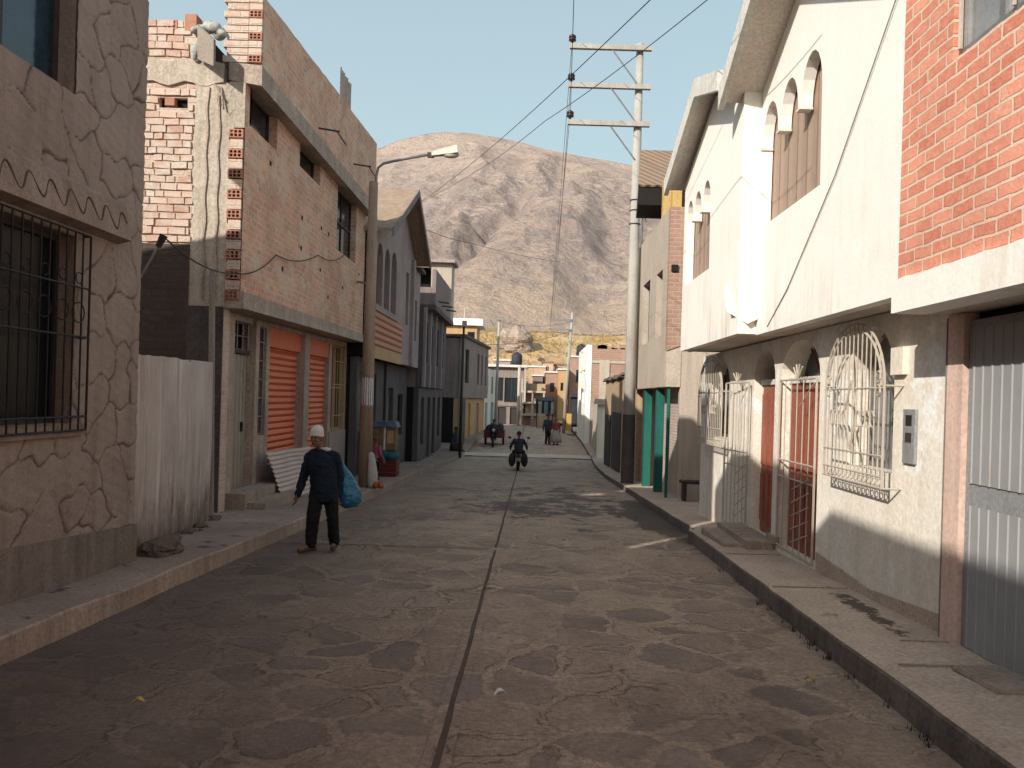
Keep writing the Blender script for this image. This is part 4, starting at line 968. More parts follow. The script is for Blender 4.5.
def multi_arch(y0, bot, spring, top, spans, y1):
    """one opening closed by hanging arches"""
    pts = [(y0, bot), (y1, bot)]
    for (a, b) in spans[::-1]:
        for i in range(11): pts.append(((a+b)/2+(b-a)/2*math.cos(PI*i/10), spring+(top-spring)*math.sin(PI*i/10)))
    return pts
def security_gate(h, mp, a0, a1, b0, b1, name='security_gate', diag=True):
    m = MB()
    for a in (a0, a1): m.tube([mp(a, b0, 0), mp(a, b1, 0)], .015, 6)
    for b in (b0, b0+.42*(b1-b0), b0+.52*(b1-b0), b1): m.tube([mp(a0, b, 0), mp(a1, b, 0)], .012, 6)
    n = 6
    for i in range(1, n):
        a = a0+(a1-a0)*i/n; m.tube([mp(a, b0, 0), mp(a, b1, 0)], .0075, 6)
    for k in range(5): m.tube([mp(a0+(a1-a0)*.1, b0+.3+.16*k, -.015), mp(a0+(a1-a0)*.55, b0+.12+.16*k, -.015)], .008, 5)
    m.tube([mp(a0+.05, b1-.05, -.01), mp(a0+(a1-a0)*.4, b1-.32, -.01)], .008, 5)
    g = build(m, name, 'white_iron', h)
    f = MB(); c = (a0+a1)/2
    for s in (-1, -.35, .35, 1): f.tube([mp(c, b1, 0), mp(c+.15*s, b1+.2-.05*abs(s), 0)], .012, 5)
    build(f, 'finial_fan', 'white_iron', g)
    return g
def house_white():
    XL = 3.25; h = thing('white_arched_house', 'white house with arched upstairs openings and cream ground floor with barred windows', 'house', (XL, 10, gz(10)+.2))
    ml = px_(XL, 1)
    d1, d2 = arch(10.2, 11.15, -.12, 2.03, 2.47, point=.1), arch(8.62, 9.95, -.1, 2.03, 2.5, point=.1)
    w1, w2 = arch(6.86, 7.82, 1.12, 1.95, 2.48), arch(12.5, 13.85, 1.12, 1.95, 2.46)
    build(MB().wall(ml, [(5.84, -.8), (14.5, -1.0), (14.5, 2.58), (5.84, 2.58)], [d1, d2, w1, w2], .32), 'front_wall', 'cream', h)
    build(MB().box(XL+.5, 9.5, 5.84, 14.5, -1, 2.58), 'inner_wall', 'void', h)
    build(MB().box(XL+.33, XL+.49, 14.2, 14.5, -1, 2.57).box(XL+.33, XL+.49, 5.85, 6.2, -1, 2.57), 'inner_wall', 'cream', h)
    m = MB().wall(px_(XL-.02, 1), [(5.86, -.8), (8.55, -.8), (8.55, .08), (7.2, .0), (5.86, .12)], (), .03); build(m, 'plinth', 'pavement_r', h)
    # doors
    for (a0, a1, dn) in ((8.64, 9.93, 'door'), (10.22, 11.13, 'door')):
        d = build(MB().wall(px_(XL+.13, 1), rect(a0, a1, -.1, 1.98), (), .05), dn, 'red_door', h)
        m = MB(); k = 4; w = (a1-a0)/k
        for i in range(k):
            for z0, z1 in ((.05, .72), (.85, 1.85)):
                m.wall(px_(XL+.105, 1), rect(a0+w*i+.04, a0+w*(i+1)-.04, z0, z1), (), .03)
        build(m, 'door_panel', 'red_door', d)
        build(MB().box(XL+.08, XL+.105, a0+.08, a0+.13, .85, 1.0), 'handle', 'iron', d)
        build(MB().wall(px_(XL+.1, 1), rect(a0-.01, a1+.01, 1.985, 2.06), (), .12), 'transom', 'fascia', h)
        build(MB().wall(px_(XL+.3, 1), rect(a0-.02, a1+.02, 2.06, 2.5), (), .02), 'fanlight', 'glass', h)
        m = MB(); c = (a0+a1)/2
        for s in (-.5, 0, .5): m.tube([(XL+.27, c, 2.06), (XL+.27, c+s*.8, 2.45)], .012, 5)
        build(m, 'fanlight_bars', 'red_door', h)
    security_gate(h, px_(XL-.02, 1), 8.66, 9.92, -.08, 2.02)
    lw = lambda a, b, d: (XL-.06-.16*(a-11.2)-d, a, b)          # leaf folded back against the wall
    security_gate(h, lw, 11.2, 12.0, -.12, 2.02)
    build(MB().box(XL-.05, XL+.02, 9.9, 10.25, -.1, .0), 'door_sill', 'kerb', h)
    # arched windows with their iron cages
    for (a0, a1, bt, holes) in ((6.86, 7.82, 1.12, w1), (12.5, 13.85, 1.12, w2)):
        fr = build(MB().wall(px_(XL+.2, 1), rect(a0-.02, a1+.02, bt-.02, 2.5), [rect(a0+.05, (a0+a1)/2-.03, bt+.05, 1.9), rect((a0+a1)/2+.03, a1-.05, bt+.05, 1.9), rect(a0+.1, a1-.1, 1.96, 2.4)], .05), 'window', 'steel', h)
        build(MB().wall(px_(XL+.23, 1), rect(a0, a1, bt, 2.48), (), .01), 'pane', 'glass_pale' if a0 < 10 else 'glass', fr)
        q0, q1, zb, sp, tp = a0-.18, a1+.18, bt-.12, 1.9, 2.5
        mp = px_(XL-.17, 1); c = (q0+q1)/2; r = (q1-q0)/2; m = MB()
        top = lambda a: sp+(tp-sp)*math.sqrt(max(0, 1-((a-c)/r)**2))
        for i in range(1, 14):
            a = q0+(q1-q0)*i/14; m.tube([mp(a, zb, 0), mp(a, top(a)-.01, 0)], .0068, 6)
        for rr in (0, .06): m.tube([mp(c+(r-rr)*math.cos(PI*i/20), sp+(tp-sp-rr)*math.sin(PI*i/20), 0) for i in range(21)], .012, 6)
        m.tube([mp(q0, zb, 0), mp(q0, sp, 0)], .012, 6); m.tube([mp(q1, zb, 0), mp(q1, sp, 0)], .012, 6)
        for z in (zb, zb+.1, 1.28+(.0), sp-.02): m.tube([mp(q0, z, -.004), mp(q1, z, -.004)], .010, 6)
        for a in (q0, q1):
            for z in (zb, sp): m.tube([mp(a, z, 0), (XL, a, z)], .01, 5)
        for i in range(14):       # scroll row at the foot
            a = q0+(q1-q0)*(i+.5)/14; m.tube([mp(a+.03*math.cos(t), zb+.05+.03*math.sin(t), -.008) for t in [k*2*PI/8 for k in range(9)]], .006, 5, False)
        zc = 1.62
        for s in (-1, 1):
            m.tube([mp(c, zc+.34, -.012), mp(c+s*.13, zc+.05, -.012), mp(c, zc-.32, -.012)], .011, 5)
            for k in range(4): m.tube([mp(c+s*(.16+.1*k)+.045*math.cos(t), zc-.02+.075*math.sin(t), -.012) for t in [(-.6+j*.25)*PI for j in range(7)]], .009, 5)
            for k in range(2): m.tube([mp(c+s*(r-.1)+.05*math.cos(t)*(-s), sp+.08-.12*k+.05*math.sin(t), -.012) for t in [j*.28*PI for j in range(7)]], .009, 5)
        build(m, 'window_grille', 'white_iron', h)
    build(MB().box(XL-.05, XL+.1, 6.62, 6.84, 2.0, 2.24), 'impost_block', 'cream', h)
    mb = build(MB().box(XL-.03, XL+.01, 6.42, 6.62, 1.24, 1.70), 'meter_box', 'gate_plain', h)
    build(MB().box(XL-.034, XL-.029, 6.47, 6.57, 1.56, 1.65), 'meter_dial', 'void', mb); build(MB().box(XL-.034, XL-.029, 6.47, 6.57, 1.42, 1.5), 'meter_dial', 'frame_dark', mb)
    build(MB().box(2.88, XL+.02, 10.0, 11.6, -1, gz(10.8)+.33).box(2.62, 2.879, 10.2, 11.5, -1, gz(10.8)+.26), 'doorstep', 'kerb', h)
    # upper floor, nearer half
    X1 = 2.85; m1 = px_(X1, 1)
    op = multi_arch(7.72, 3.93, 4.95, 5.42, [(7.74, 8.36), (8.44, 9.04), (9.12, 9.72)], 9.74)
    build(MB().wall(m1, [(5.82, 2.585), (9.785, 2.585), (9.785, 5.72), (7.8, 6.66), (5.82, 5.75)], [op], .13), 'upper_wall', 'white', h)
    build(MB().wall(px_(X1+.15, 1), rect(7.6, 9.8, 3.8, 5.6), (), .05), 'upstairs_panel', 'wood_panel', h)
    for (a, b) in ((8.36, 8.44), (9.04, 9.12)): build(MB().box(X1-.015, X1+.13, a-.02, b+.02, 4.925, 4.948), 'arch_corbel', 'white_low', h)
    build(MB().box(X1-.015, X1+.13, 9.70, 9.76, 4.915, 4.947), 'arch_corbel', 'white_low', h)
    # upper floor, further half, standing out more
    X2 = 2.62; m2 = px_(X2, 1)
    op = multi_arch(11.5, 3.72, 4.72, 5.12, [(11.53, 12.06), (12.14, 12.68), (12.76, 13.26)], 13.28)
    build(MB().wall(m2, [(9.79, 2.60), (13.5, 2.60), (13.5, 5.5), (11.4, 6.25), (9.79, 5.9)], [op], .13), 'upper_wall', 'white', h)
    build(MB().box(X2+.131, X1+.5, 9.79, 9.99, 2.6, 5.7), 'return_wall', 'white', h)
    build(MB().wall(px_(X2+.15, 1), rect(11.3, 13.45, 3.6, 5.3), (), .05), 'upstairs_panel', 'wood_panel', h)
    for (a, b) in ((12.06, 12.14), (12.68, 12.76)): build(MB().box(X2-.02, X2+.13, a-.02, b+.02, 4.695, 4.718), 'arch_corbel', 'white_low', h)
    build(MB().box(X2+.132, 9, 13.3, 13.498, 2.6, 5.5), 'end_wall', 'white_low', h)
    build(MB().box(X1+.32, 9.4, 5.83, 9.78, 2.75, 5.6).box(X2+.33, 9.4, 10.0, 13.29, 2.75, 5.4), 'inner_wall', 'gray_wall', h)
    build(MB().box(X1+.132, XL+.3, 5.83, 9.78, 2.588, 2.74).box(X2+.132, XL+.3, 9.992, 13.48, 2.60, 2.74), 'floor_slab', 'soffit', h)
    for (X, pts) in ((2.32, [(9.95, 5.6), (7.8, 6.68), (5.7, 5.65)]), (2.3, [(13.85, 5.52), (11.4, 6.34), (9.96, 5.86)])):
        for (ya, za), (yb, zb) in zip(pts, pts[1:]):
            r = build(MB().hexa([(X+.08, ya, za), (X+.08, yb, zb), (9.5, yb, zb), (9.5, ya, za)], [(X+.08, ya, za+.14), (X+.08, yb, zb+.14), (9.5, yb, zb+.14), (9.5, ya, za+.14)]), 'roof', 'soffit', h)
            build(MB().hexa([(X, ya, za-.1), (X, yb, zb-.1), (X+.08, yb, zb-.1), (X+.08, ya, za-.1)], [(X, ya, za+.17), (X, yb, zb+.17), (X+.08, yb, zb+.17), (X+.08, ya, za+.17)]), 'fascia', 'fascia', r)
    build(MB().hexa([(X2-.09, 10.0, 2.9), (X2+.1, 9.7, 2.72), (X2+.22, 9.7, 2.78), (X2+.02, 10.05, 2.95)], [(X2-.04, 10.42, 3.3), (X2+.12, 10.2, 3.34), (X2+.2, 10.2, 3.34), (X2+.02, 10.4, 3.3)]), 'drain_chute', 'white_low', h)
    m = MB(); m.tube([(2.83, 5.9, 5.2), (2.835, 7.3, 3.9), (2.84, 8.6, 3.0), (2.845, 9.3, 2.65)], .006, 5); build(m, 'slack_cable', 'gray_wall', h)
house_white()

def house_green():
    X = 3.15; h = thing('beige_house_green_posts', 'beige house with brick flank, green doorway posts and rusty awning on its roof', 'house', (3.4, 20, gz(20)+.15))
    mp = px_(X, 1)
    build(MB().wall(mp, rect(18.12, 23.6, 2.06, 6.28), [rect(18.75, 19.65, 3.32, 4.94), rect(20.7, 22.0, 3.3, 5.0)], .22), 'wall', 'f_wall', h)
    window(h, mp, 18.75, 19.65, 3.32, 4.94, .06, 1, 1, 'steel', 'glass', .17); window(h, mp, 20.7, 22.0, 3.3, 5.0, .06, 2, 1, 'steel', 'glass', .17)
    ms = py_(17.9)
    edge = [(X+.002, 2.9)] + [(x, 2.95+.14*noise.noise(Vector((x*5, 2, 2)))) for x in frange(X+.35, 9, .15)]
    build(MB().wall(ms, edge+[(9, 6.26), (X+.002, 6.26)], (), .21), 'side_wall', 'brickG', h)
    build(MB().wall(py_(17.95), [(3.5, -1), (9, -1), (9, 3.2), (3.5, 3.2)], (), .2), 'side_wall_lower', 'f_wall', h)
    build(MB().box(X+.004, 3.5, 17.93, 18.1, 2.06, 3.2), 'side_wall_lower', 'f_wall', h)
    build(MB().box(X+.24, 9, 18.16, 23.6, 2.2, 6.2), 'inner_wall', 'void', h)
    build(MB().box(X+.222, 4.2, 18.0, 23.6, 2.062, 2.19), 'floor_slab', 'soffit', h)
    build(MB().box(X+.05, X+.2, 17.84, 17.89, 4.75, 4.9), 'beam_stub', 'void', h)
    for (y, w_) in ((18.0, .06), (19.5, .2), (21.5, .2)): build(MB().box(3.22, 3.22+w_, y, y+w_, -.9, 2.05), 'post', 'green_paint', h)
    build(MB().box(3.62, 3.7, 18.1, 21.6, -.9, 2.05), 'roller_shutter', 'zinc_flat', h)
    build(MB().box(3.6, 3.62, 18.1, 21.6, 1.7, 1.78), 'shutter_rail', 'fascia', h)
    build(MB().box(3.45, 9, 21.85, 23.6, -.9, 2.05), 'front_wall', 'f_wall', h)
    build(MB().box(3.4, 3.449, 22.0, 22.9, -.8, 1.5), 'door', 'green_paint', h)
    build(MB().box(3.72, 9, 18.16, 21.84, -.9, 2.05), 'inner_wall', 'void', h)
    # rooftop awning
    a = MB().hexa([(2.60, 19.6, 7.18), (4.6, 19.6, 7.18), (4.6, 21.6, 8.72), (2.9, 21.6, 8.72)], [(2.60, 19.57, 7.22), (4.6, 19.57, 7.22), (4.6, 21.57, 8.76), (2.9, 21.57, 8.76)])
    aw = build(a, 'awning', 'rust_roof', h)
    build(MB().hexa([(2.62, 19.62, 6.72), (4.6, 19.62, 6.72), (4.6, 21.4, 6.8), (2.8, 21.4, 6.8)], [(2.61, 19.62, 7.16), (4.6, 19.62, 7.16), (4.6, 21.5, 8.6), (2.9, 21.5, 8.6)]), 'awning_fascia', 'void', aw)
    for y in (18.0, 19.3): build(MB().box(3.2, 3.42, y, y+.22, 6.28, 7.3), 'awning_post', 'yellow', h)
    build(MB().tube([(3.25, 23.3, 6.28), (3.25, 23.3, 7.3)], .03, 6), 'vent_pipe', 'steel', h)
house_green()
h = tag(build(MB().wall(px_(5.2, 1), rect(14.5, 17.9, -1, 2.4), (), .2), 'yard_wall', 'gray_wall', loc=(5.2, 16, -.5)), 'low grey wall at the back of the gap past the white house', 'wall')
b = thing('bench', 'dark low wooden bench in the gap beside the beige house', 'bench', (3.8, 17.3, gz(17.3)+.15))
z = gz(17.3)+.15
build(MB().box(3.45, 4.3, 17.1, 17.5, z+.4, z+.46), 'seat', 'frame_dark', b)
for x in (3.5, 4.2): build(MB().box(x, x+.06, 17.15, 17.45, z, z+.4), 'leg', 'frame_dark', b)

def adobe():
    X = 3.3; h = thing('adobe_wall', 'low adobe wall with broken tiles along its top behind the large pole', 'wall', (X, 28, gz(28)+.15))
    top = [(y, 2.5+.12*noise.noise(Vector((y*.9, 4, 4)))+.04*noise.noise(Vector((y*4, 4, 4)))) for y in frange(33.6, 23.65, .3)]
    build(MB().wall(px_(X, 1), [(23.65, -1.6), (33.6, -1.6)]+top, (), .4), 'wall', 'adobe', h)
    m = MB(); yy = frange(27, 33.5, .13); vs = []
    for q, y in enumerate(yy):
        z = 2.5+.12*noise.noise(Vector((y*.9, 4, 4)))+.03+.05*(q % 2)+.05*noise.noise(Vector((y*5, 1, 1)))
        vs += [(X-.14, y, z-.03), (X-.1, y, z+.06), (X+.36, y, z+.09), (X+.36, y, z-.02)]
    m.add(vs, [(4*k+a, 4*k+(a+1) % 4, 4*k+4+(a+1) % 4, 4*k+4+a) for k in range(len(yy)-1) for a in range(4)])
    build(m, 'tile_coping', 'rock', h)
    build(MB().box(X-.05, X, 27.6, 30.2, -1.4, 1.25), 'shade_panel', 'dark_concrete', h); build(MB().box(X-.05, X, 30.9, 33.0, -1.4, 1.1), 'shade_panel', 'dark_concrete', h)  # dark panels painting in the shadow on the wall, besides its dark foot
adobe()
def gatehouse():
    h = thing('pale_gateway', 'pale concrete gateway with dark door beyond the adobe wall', 'gateway', (3.4, 36, gz(36)+.15))
    for x in (3.15, 4.2): build(MB().box(x, x+.32, 35.4, 35.75, -1.2, 1.5), 'post', 'white_low', h)
    build(MB().box(3.0, 4.8, 35.2, 36.2, 1.51, 1.75), 'lintel', 'f_wall', h)
    build(MB().box(3.48, 4.19, 35.6, 35.66, -1.1, 1.5), 'door', 'tarp_dark', h)
    build(MB().box(3.3, 6, 35.8, 41.5, -1.2, 1.5), 'wall', 'f_wall', h)
gatehouse()
def far_brick():
    h = thing('far_brick_house', 'brick house with white street front beyond the pale gateway on right', 'house', (3.2, 45, gz(45)+.15))
    build(MB().wall(py_(42.0), [(3.32, -1), (9.5, -1), (9.5, 4.7), (6, 4.65), (4.6, 4.55), (3.9, 4.75), (3.32, 4.6)], (), .2), 'side_wall', 'brickG', h)
    build(MB().box(3.75, 4.3, 41.93, 41.99, -1, 3.9).box(3.33, 9.4, 41.95, 41.99, 3.72, 3.85), 'concrete_frame', 'f_wall', h)
    build(MB().wall(px_(3.05, 1), rect(42.0, 49, -1, 4.7), [rect(43.5, 45, 1.5, 3.4), rect(46.2, 47.6, 1.5, 3.4)], .26), 'wall', 'white', h)
    for a in (43.5, 46.2): window(h, px_(3.05, 1), a, a+(1.5 if a < 45 else 1.4), 1.5, 3.4, .06, 2, 1, 'steel', 'glass', .1)
    build(MB().box(3.32, 9.3, 42.25, 49, -1, 4.6), 'inner_wall', 'gray_wall', h)
    m = MB(); random.seed(6)
    for i in range(9): x = 3.45+.42*i+random.random()*.2; build(MB().box(x, x+.22+.12*random.random(), 42.0, 42.2, 4.5, 4.66+.12*random.random()), 'broken_brick', 'brickG', h)
far_brick()
def kiosk():
    h = thing('tarpaulin_stall', 'street stall under dark blue tarpaulin with yellow front panel at far right kerb', 'stall', (3.0, 50, gz(50)+.15))
    z = gz(50)+.15
    build(MB().box(2.75, 4.2, 50.0, 52.0, z+.5, z+2.35), 'tarpaulin', 'tarp_dark', h)
    build(MB().hexa([(2.55, 49.8, z+2.36), (4.4, 49.8, z+2.36), (4.4, 52.2, z+2.36), (2.55, 52.2, z+2.36)], [(2.8, 50, z+2.6), (4.2, 50, z+2.5), (4.2, 52, z+2.5), (2.8, 52, z+2.6)]), 'roof_sheet', 'tarp_dark', h)
    build(MB().box(2.45, 2.74, 50.0, 51.9, z+.1, z+1.25), 'front_panel', 'yellow', h)
    for x in (2.8, 4.1): build(MB().tube([(x, 50.05, z), (x, 50.05, z+.5)], .04, 6), 'leg', 'frame_dark', h)
kiosk()
# ------------------------------------------------------------------ poles and cables
def big_pole():
    x, y = 2.93, 22.6; z0 = gz(y)+.15
    h = thing('power_pole', 'tall pale concrete power pole with three crossarms on right pavement', 'power pole', (x, y, z0))
    build(MB().tube([(x, y, z0-.1), (x, y, 5), (x, y, 12.2)], [.185, .15, .105], 18), 'pole', 'pole_c', h, smooth=True)
    for i, z in enumerate((12.0, 10.87, 9.78)):
        a = build(MB().hexa([(.86, y-.24, z-.07), (3.25, y-.24, z-.07), (3.25, y-.12, z-.07), (.86, y-.12, z-.07)], [(.86, y-.24, z+.07), (3.25, y-.24, z+.07), (3.25, y-.12, z+.07), (.86, y-.12, z+.07)]), 'crossarm', 'pole_c', h)
        m = MB().loft([(.93, y-.18, z+.07, .03, .03), (.93, y-.18, z+.16, .03, .03), (.93, y-.18, z+.165, .11, .11), (.93, y-.18, z+.22, .1, .1), (.93, y-.18, z+.23, .06, .06), (.93, y-.18, z+.25, .11, .11), (.93, y-.18, z+.30, .1, .1), (.93, y-.18, z+.34, .04, .04)], 14)
        build(m, 'insulator', 'porcelain', a, smooth=True)
        build(MB().tube([(2.1, y-.2, z-.07), (2.84, y-.14, z-1.0)], .022, 6), 'arm_brace', 'steel', a)
    m = MB()
    for z in (7.6, 7.3, 6.9): m.tube([(x+.16*math.cos(t), y+.16*math.sin(t), z) for t in [k*2*PI/16 for k in range(17)]], .012, 5, False)
    m.tube([(x+.17, y-.05, 8.4), (x+.2, y-.05, 7.4), (x+.32, y-.1, 6.95), (x+.24, y, 7.3)], .014, 5)
    build(m, 'cable_ties', 'wire', h)
    # band of dark paint, with the shadow on the pole foot coloured in
    m = MB().tube([(x, y, .05-.8), (x, y, 1.3)], [.192, .181], 18, False); build(m, 'paint_shade_band', 'dark_concrete', h, smooth=True)
big_pole()
def far_pole(name, label, x, y, xt, zt, arms, mat='pole_c', r=(.12, .08), z0=None):
    z0 = gz(y)+.15 if z0 is None else z0
    h = thing(name, label, 'power pole', (x, y, z0))
    build(MB().tube([(x, y, z0-.1), (xt, y, zt)], list(r), 10), 'pole', mat, h, smooth=True)
    for (z, a, b) in arms: build(MB().box(a, b, y-.18, y-.1, z-.05, z+.05), 'crossarm', 'steel', h)
    return h
far_pole('leaning_power_pole', 'slim leaning power pole with two crossarms at far right of the street', 2.3, 51.5, 2.68, 7.5, [(6.35, 1.1, 2.7), (7.0, 1.4, 2.75)])
far_pole('slim_pole', 'slim pale pole with short crossarm in front of the mauve end house', -2.4, 54.5, -2.35, 7.3, [(7.2, -2.75, -1.9)])
far_pole('cream_post', 'straight cream post beside the terraces at the street end', -.9, 60.9, -.9, 4.2, [], 'f_wall', (.13, .12), gz(60))
p = far_pole('dark_lamp_post', 'thin dark steel post at left kerb before the slate grey house', -3.1, 34.7, -3.08, 4.95, [], 'frame_dark', (.07, .05))
build(MB().box(-3.16, -2.95, 34.62, 34.78, 4.85, 5.1), 'lamp_head', 'lamp_head', p)

def cable(name, label, pts, r=.012, sag=0.0, group=None, n=24):
    p = [Vector(q) for q in pts]; out = []
    for a, b in zip(p, p[1:]):
        for i in range(n):
            t = i/n; q = a.lerp(b, t); q.z -= sag*4*t*(1-t); out.append(q)
    out.append(p[-1])
    o = build(MB().tube(out, r, 5), name, 'wire', loc=tuple(p[0])); return tag(o, label, 'cable', group)
for i, (z, nm) in enumerate(((12.0, 'top'), (10.87, 'middle'), (9.78, 'lowest'))):
    cable('power_cable', f'thin power cable running along the street over the {nm} crossarm', [(-.72, -18, z+.6), (.93, 22.42, z+.32), (1.2+.2*(i % 2), 51.4, 6.4+.65*(i % 2))], .008, .12, 'power cables along the street')
def ray(px, py, Y): x, z = on_y(Y, px, py); return Vector((x, Y, z))
A1 = ray(409, 209, 24.6); B1 = ray(650, 0, 8.0)
cable('service_cable', 'upper of two slanting cables crossing the sky down to the gabled house', [A1, ray(476, 160, 17.5), B1, ray(720, -66, 6.4)], .006, .05, 'slanting service cables')
A2 = ray(411, 206, 24.9); B2 = ray(707, 0, 9.0)
cable('service_cable', 'lower of two slanting cables passing behind the power pole arms', [A2, ray(475, 172, 20), ray(545, 121, 14), B2, ray(790, -65, 7)], .006, .05, 'slanting service cables')
cable('slack_cable', 'faint slack cable from the grey roof towards the hillside', [ray(408, 222, 28), ray(470, 243, 40), ray(560, 262, 51)], .012, .1)
cable('wall_cable', 'loose cable sagging across the brick house wall from the bracket lamp', [ray(165, 238, 8.55), ray(236, 273, 11.9), (-4.57, 13.6, 4.1), (-4.58, 16.3, 4.6), (-4.58, 18.5, 5.0)], .010, .12)

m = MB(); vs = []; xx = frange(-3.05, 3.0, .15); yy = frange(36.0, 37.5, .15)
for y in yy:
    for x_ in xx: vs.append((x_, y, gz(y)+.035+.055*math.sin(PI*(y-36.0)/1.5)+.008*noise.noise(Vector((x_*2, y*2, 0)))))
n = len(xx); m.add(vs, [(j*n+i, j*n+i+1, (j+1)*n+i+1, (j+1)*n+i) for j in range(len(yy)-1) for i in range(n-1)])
structure(build(m, 'sun_strip', 'painted_sun', smooth=True))  # raised pale strip painting in a band of sunlight across the road
# ------------------------------------------------------------------ end of the street and the hill
def terraces():
    h = thing('stepped_terraces', 'stepped pale terraces with dark bays rising at the street end', 'terraces', (.4, 62, -.6))
    for i, z in enumerate((.45, 1.38, 2.3)):
        y = 60.7+.9*i
        build(MB().box(-.75, 1.25, y, y+.88, z-.16, z), 'terrace_slab', 'f_wall', h)
        build(MB().box(-.7, 1.2, y+.7, y+.86, z-.95, z-.17), 'retaining_wall', 'brickG' if i != 1 else 'adobe', h)
        for x in (-.7, .15, 1.05): build(MB().box(x, x+.14, y+.03, y+.2, z-.92, z-.165), 'terrace_post', 'f_wall', h)
    build(MB().box(-.7, -.6, 60.4, 60.5, -.5, 3.2), 'rail_post', 'f_wall', h)
    build(MB().box(-.75, 1.25, 63.5, 64.5, 0, 2.9), 'top_wall', 'adobe', h)
terraces()
def small_house(name, label, x0, x1, y, z1, mat, wins, roof='fascia', dark=None):
    h = thing(name, label, 'house', ((x0+x1)/2, y, -.4))
    build(MB().wall(py_(y), rect(x0, x1, -1.2, z1), [rect(*w) for w in wins], .2), 'wall', mat, h)
    build(MB().box(x0+.01, x1-.01, y+.21, y+4, -1, z1-.02), 'inner_wall', mat, h)
    for w in wins: window(h, py_(y), *w, .05, 1, 1, 'frame_dark', 'glass', .08)
    build(MB().box(x0-.08, x1+.08, y-.12, y+4.1, z1+.003, z1+.14), 'roof', roof, h)
    return h
small_house('brick_hut', 'small pinkish brick hut above the terraces at the street end', 1.35, 2.6, 68.5, 4.0, 'brickG', [(1.75, 2.15, 2.3, 3.1), (1.7, 2.1, .6, 1.5)])
small_house('yellow_house', 'narrow yellow house beside the slim leaning pole', 2.4, 3.25, 66.3, 4.2, 'ochre', [(2.6, 2.85, 2.4, 3.1)])
small_house('red_brick_house', 'red brick house on the slope right of the narrow yellow house', 3.4, 5.6, 67.6, 5.4, 'brickG', [(4.0, 4.5, 3.2, 4.3)])
small_house('adobe_hut', 'low adobe hut below the golden hillside', -.2, 1.3, 72, 4.6, 'adobe', [(.2, .6, 3.0, 3.9)])
small_house('hill_shed', 'small dark roofed shed on the hillside under the boulder', -3.6, -2.0, 74, 5.2, 'mauve_wall', [(-3.2, -2.6, 3.6, 4.6)])
small_house('plaster_hut', 'mauve plaster hut with dark doorway above the mauve end house', -1.9, -.6, 76, 4.9, 'mauve_wall', [(-1.5, -1.0, 3.6, 4.5)], 'mauve_wall')
small_house('brick_shed', 'brown brick shed high on the slope above the terraces', 1.2, 2.2, 77, 5.3, 'brickB', [(1.5, 1.8, 4.2, 4.9)], 'rust_roof')
small_house('tin_roof_hut', 'squat hut with rusty tin roof right of the brick shed on slope', 2.5, 4.0, 79, 5.2, 'adobe', [(2.9, 3.3, 4.2, 4.9)], 'rust_roof')
small_house('grey_hut', 'small grey hut with flat roof between terraces and brick hut', .2, 1.1, 69.5, 3.7, 'gray_wall', [(.45, .8, 2.2, 3.1)], 'fascia')
def water_tank(x, y, z, label):
    h = thing('water_tank', label, 'water tank', (x, y, z))
    build(MB().loft([(x, y, z, .45, .45), (x, y, z+.9, .45, .45), (x, y, z+1.05, .3, .3), (x, y, z+1.1, .12, .12)], 16), 'tank', 'tarp_dark', h, smooth=True)
    build(MB().loft([(x, y, z+1.1, .14, .14), (x, y, z+1.16, .14, .14)], 10), 'lid', 'frame_dark', h)
water_tank(4.5, 69, 5.54, 'black water tank on the roof of the red brick house'); water_tank(-1.2, 64.5, 4.36, 'black water tank on the roof of mauve end house')
for x_, y_, z_, lb in ((1.5, 70, 4.1, 'thin television mast on brick hut roof'), (3.0, 67.5, 4.3, 'thin television mast on narrow yellow house roof'), (5.2, 69, 5.5, 'thin television mast beside the water tank on red brick house')):
    h = thing('aerial_mast', lb, 'aerial', (x_, y_, z_)); build(MB().tube([(x_, y_, z_), (x_+.05, y_, z_+1.6)], .025, 5), 'mast', 'steel', h)
    m = MB(); m.tube([(x_-.35, y_, z_+1.45), (x_+.4, y_, z_+1.5)], .018, 5)
    for k in range(4): m.tube([(x_-.3+.2*k, y_-.18, z_+1.46), (x_-.3+.2*k, y_+.18, z_+1.46)], .012, 4)
    build(m, 'aerial', 'steel', h)
for i, (a, b, lb) in enumerate((((-2.35, 54.5, 7.1), (2.62, 51.5, 6.9), 'thin sagging cable strung between two far street poles'), ((2.65, 51.5, 6.3), (-3.4, 44, 4.7), 'thin cable from far leaning pole to slate grey house'), ((2.5, 51.5, 5.6), (3.3, 42.1, 4.4), 'thin cable from far leaning pole to brick house with white front'))):
    cable('street_cable', lb, [a, b], .012, .35)
x = thing('market_stall', 'dark market stall with pale striped cloths at the street end', 'stall', (1.1, 58.5, gz(58)))
for (a, b) in ((.55, 58), (1.75, 58), (.55, 59), (1.75, 59)): build(MB().tube([(a, b, gz(58)), (a, b, 1.75)], .03, 6), 'post', 'frame_dark', x)
build(MB().hexa([(.4, 57.8, 1.5), (1.9, 57.8, 1.5), (1.9, 59.2, 1.75), (.4, 59.2, 1.75)], [(.4, 57.8, 1.54), (1.9, 57.8, 1.54), (1.9, 59.2, 1.79), (.4, 59.2, 1.79)]), 'canopy', 'tarp_dark', x)
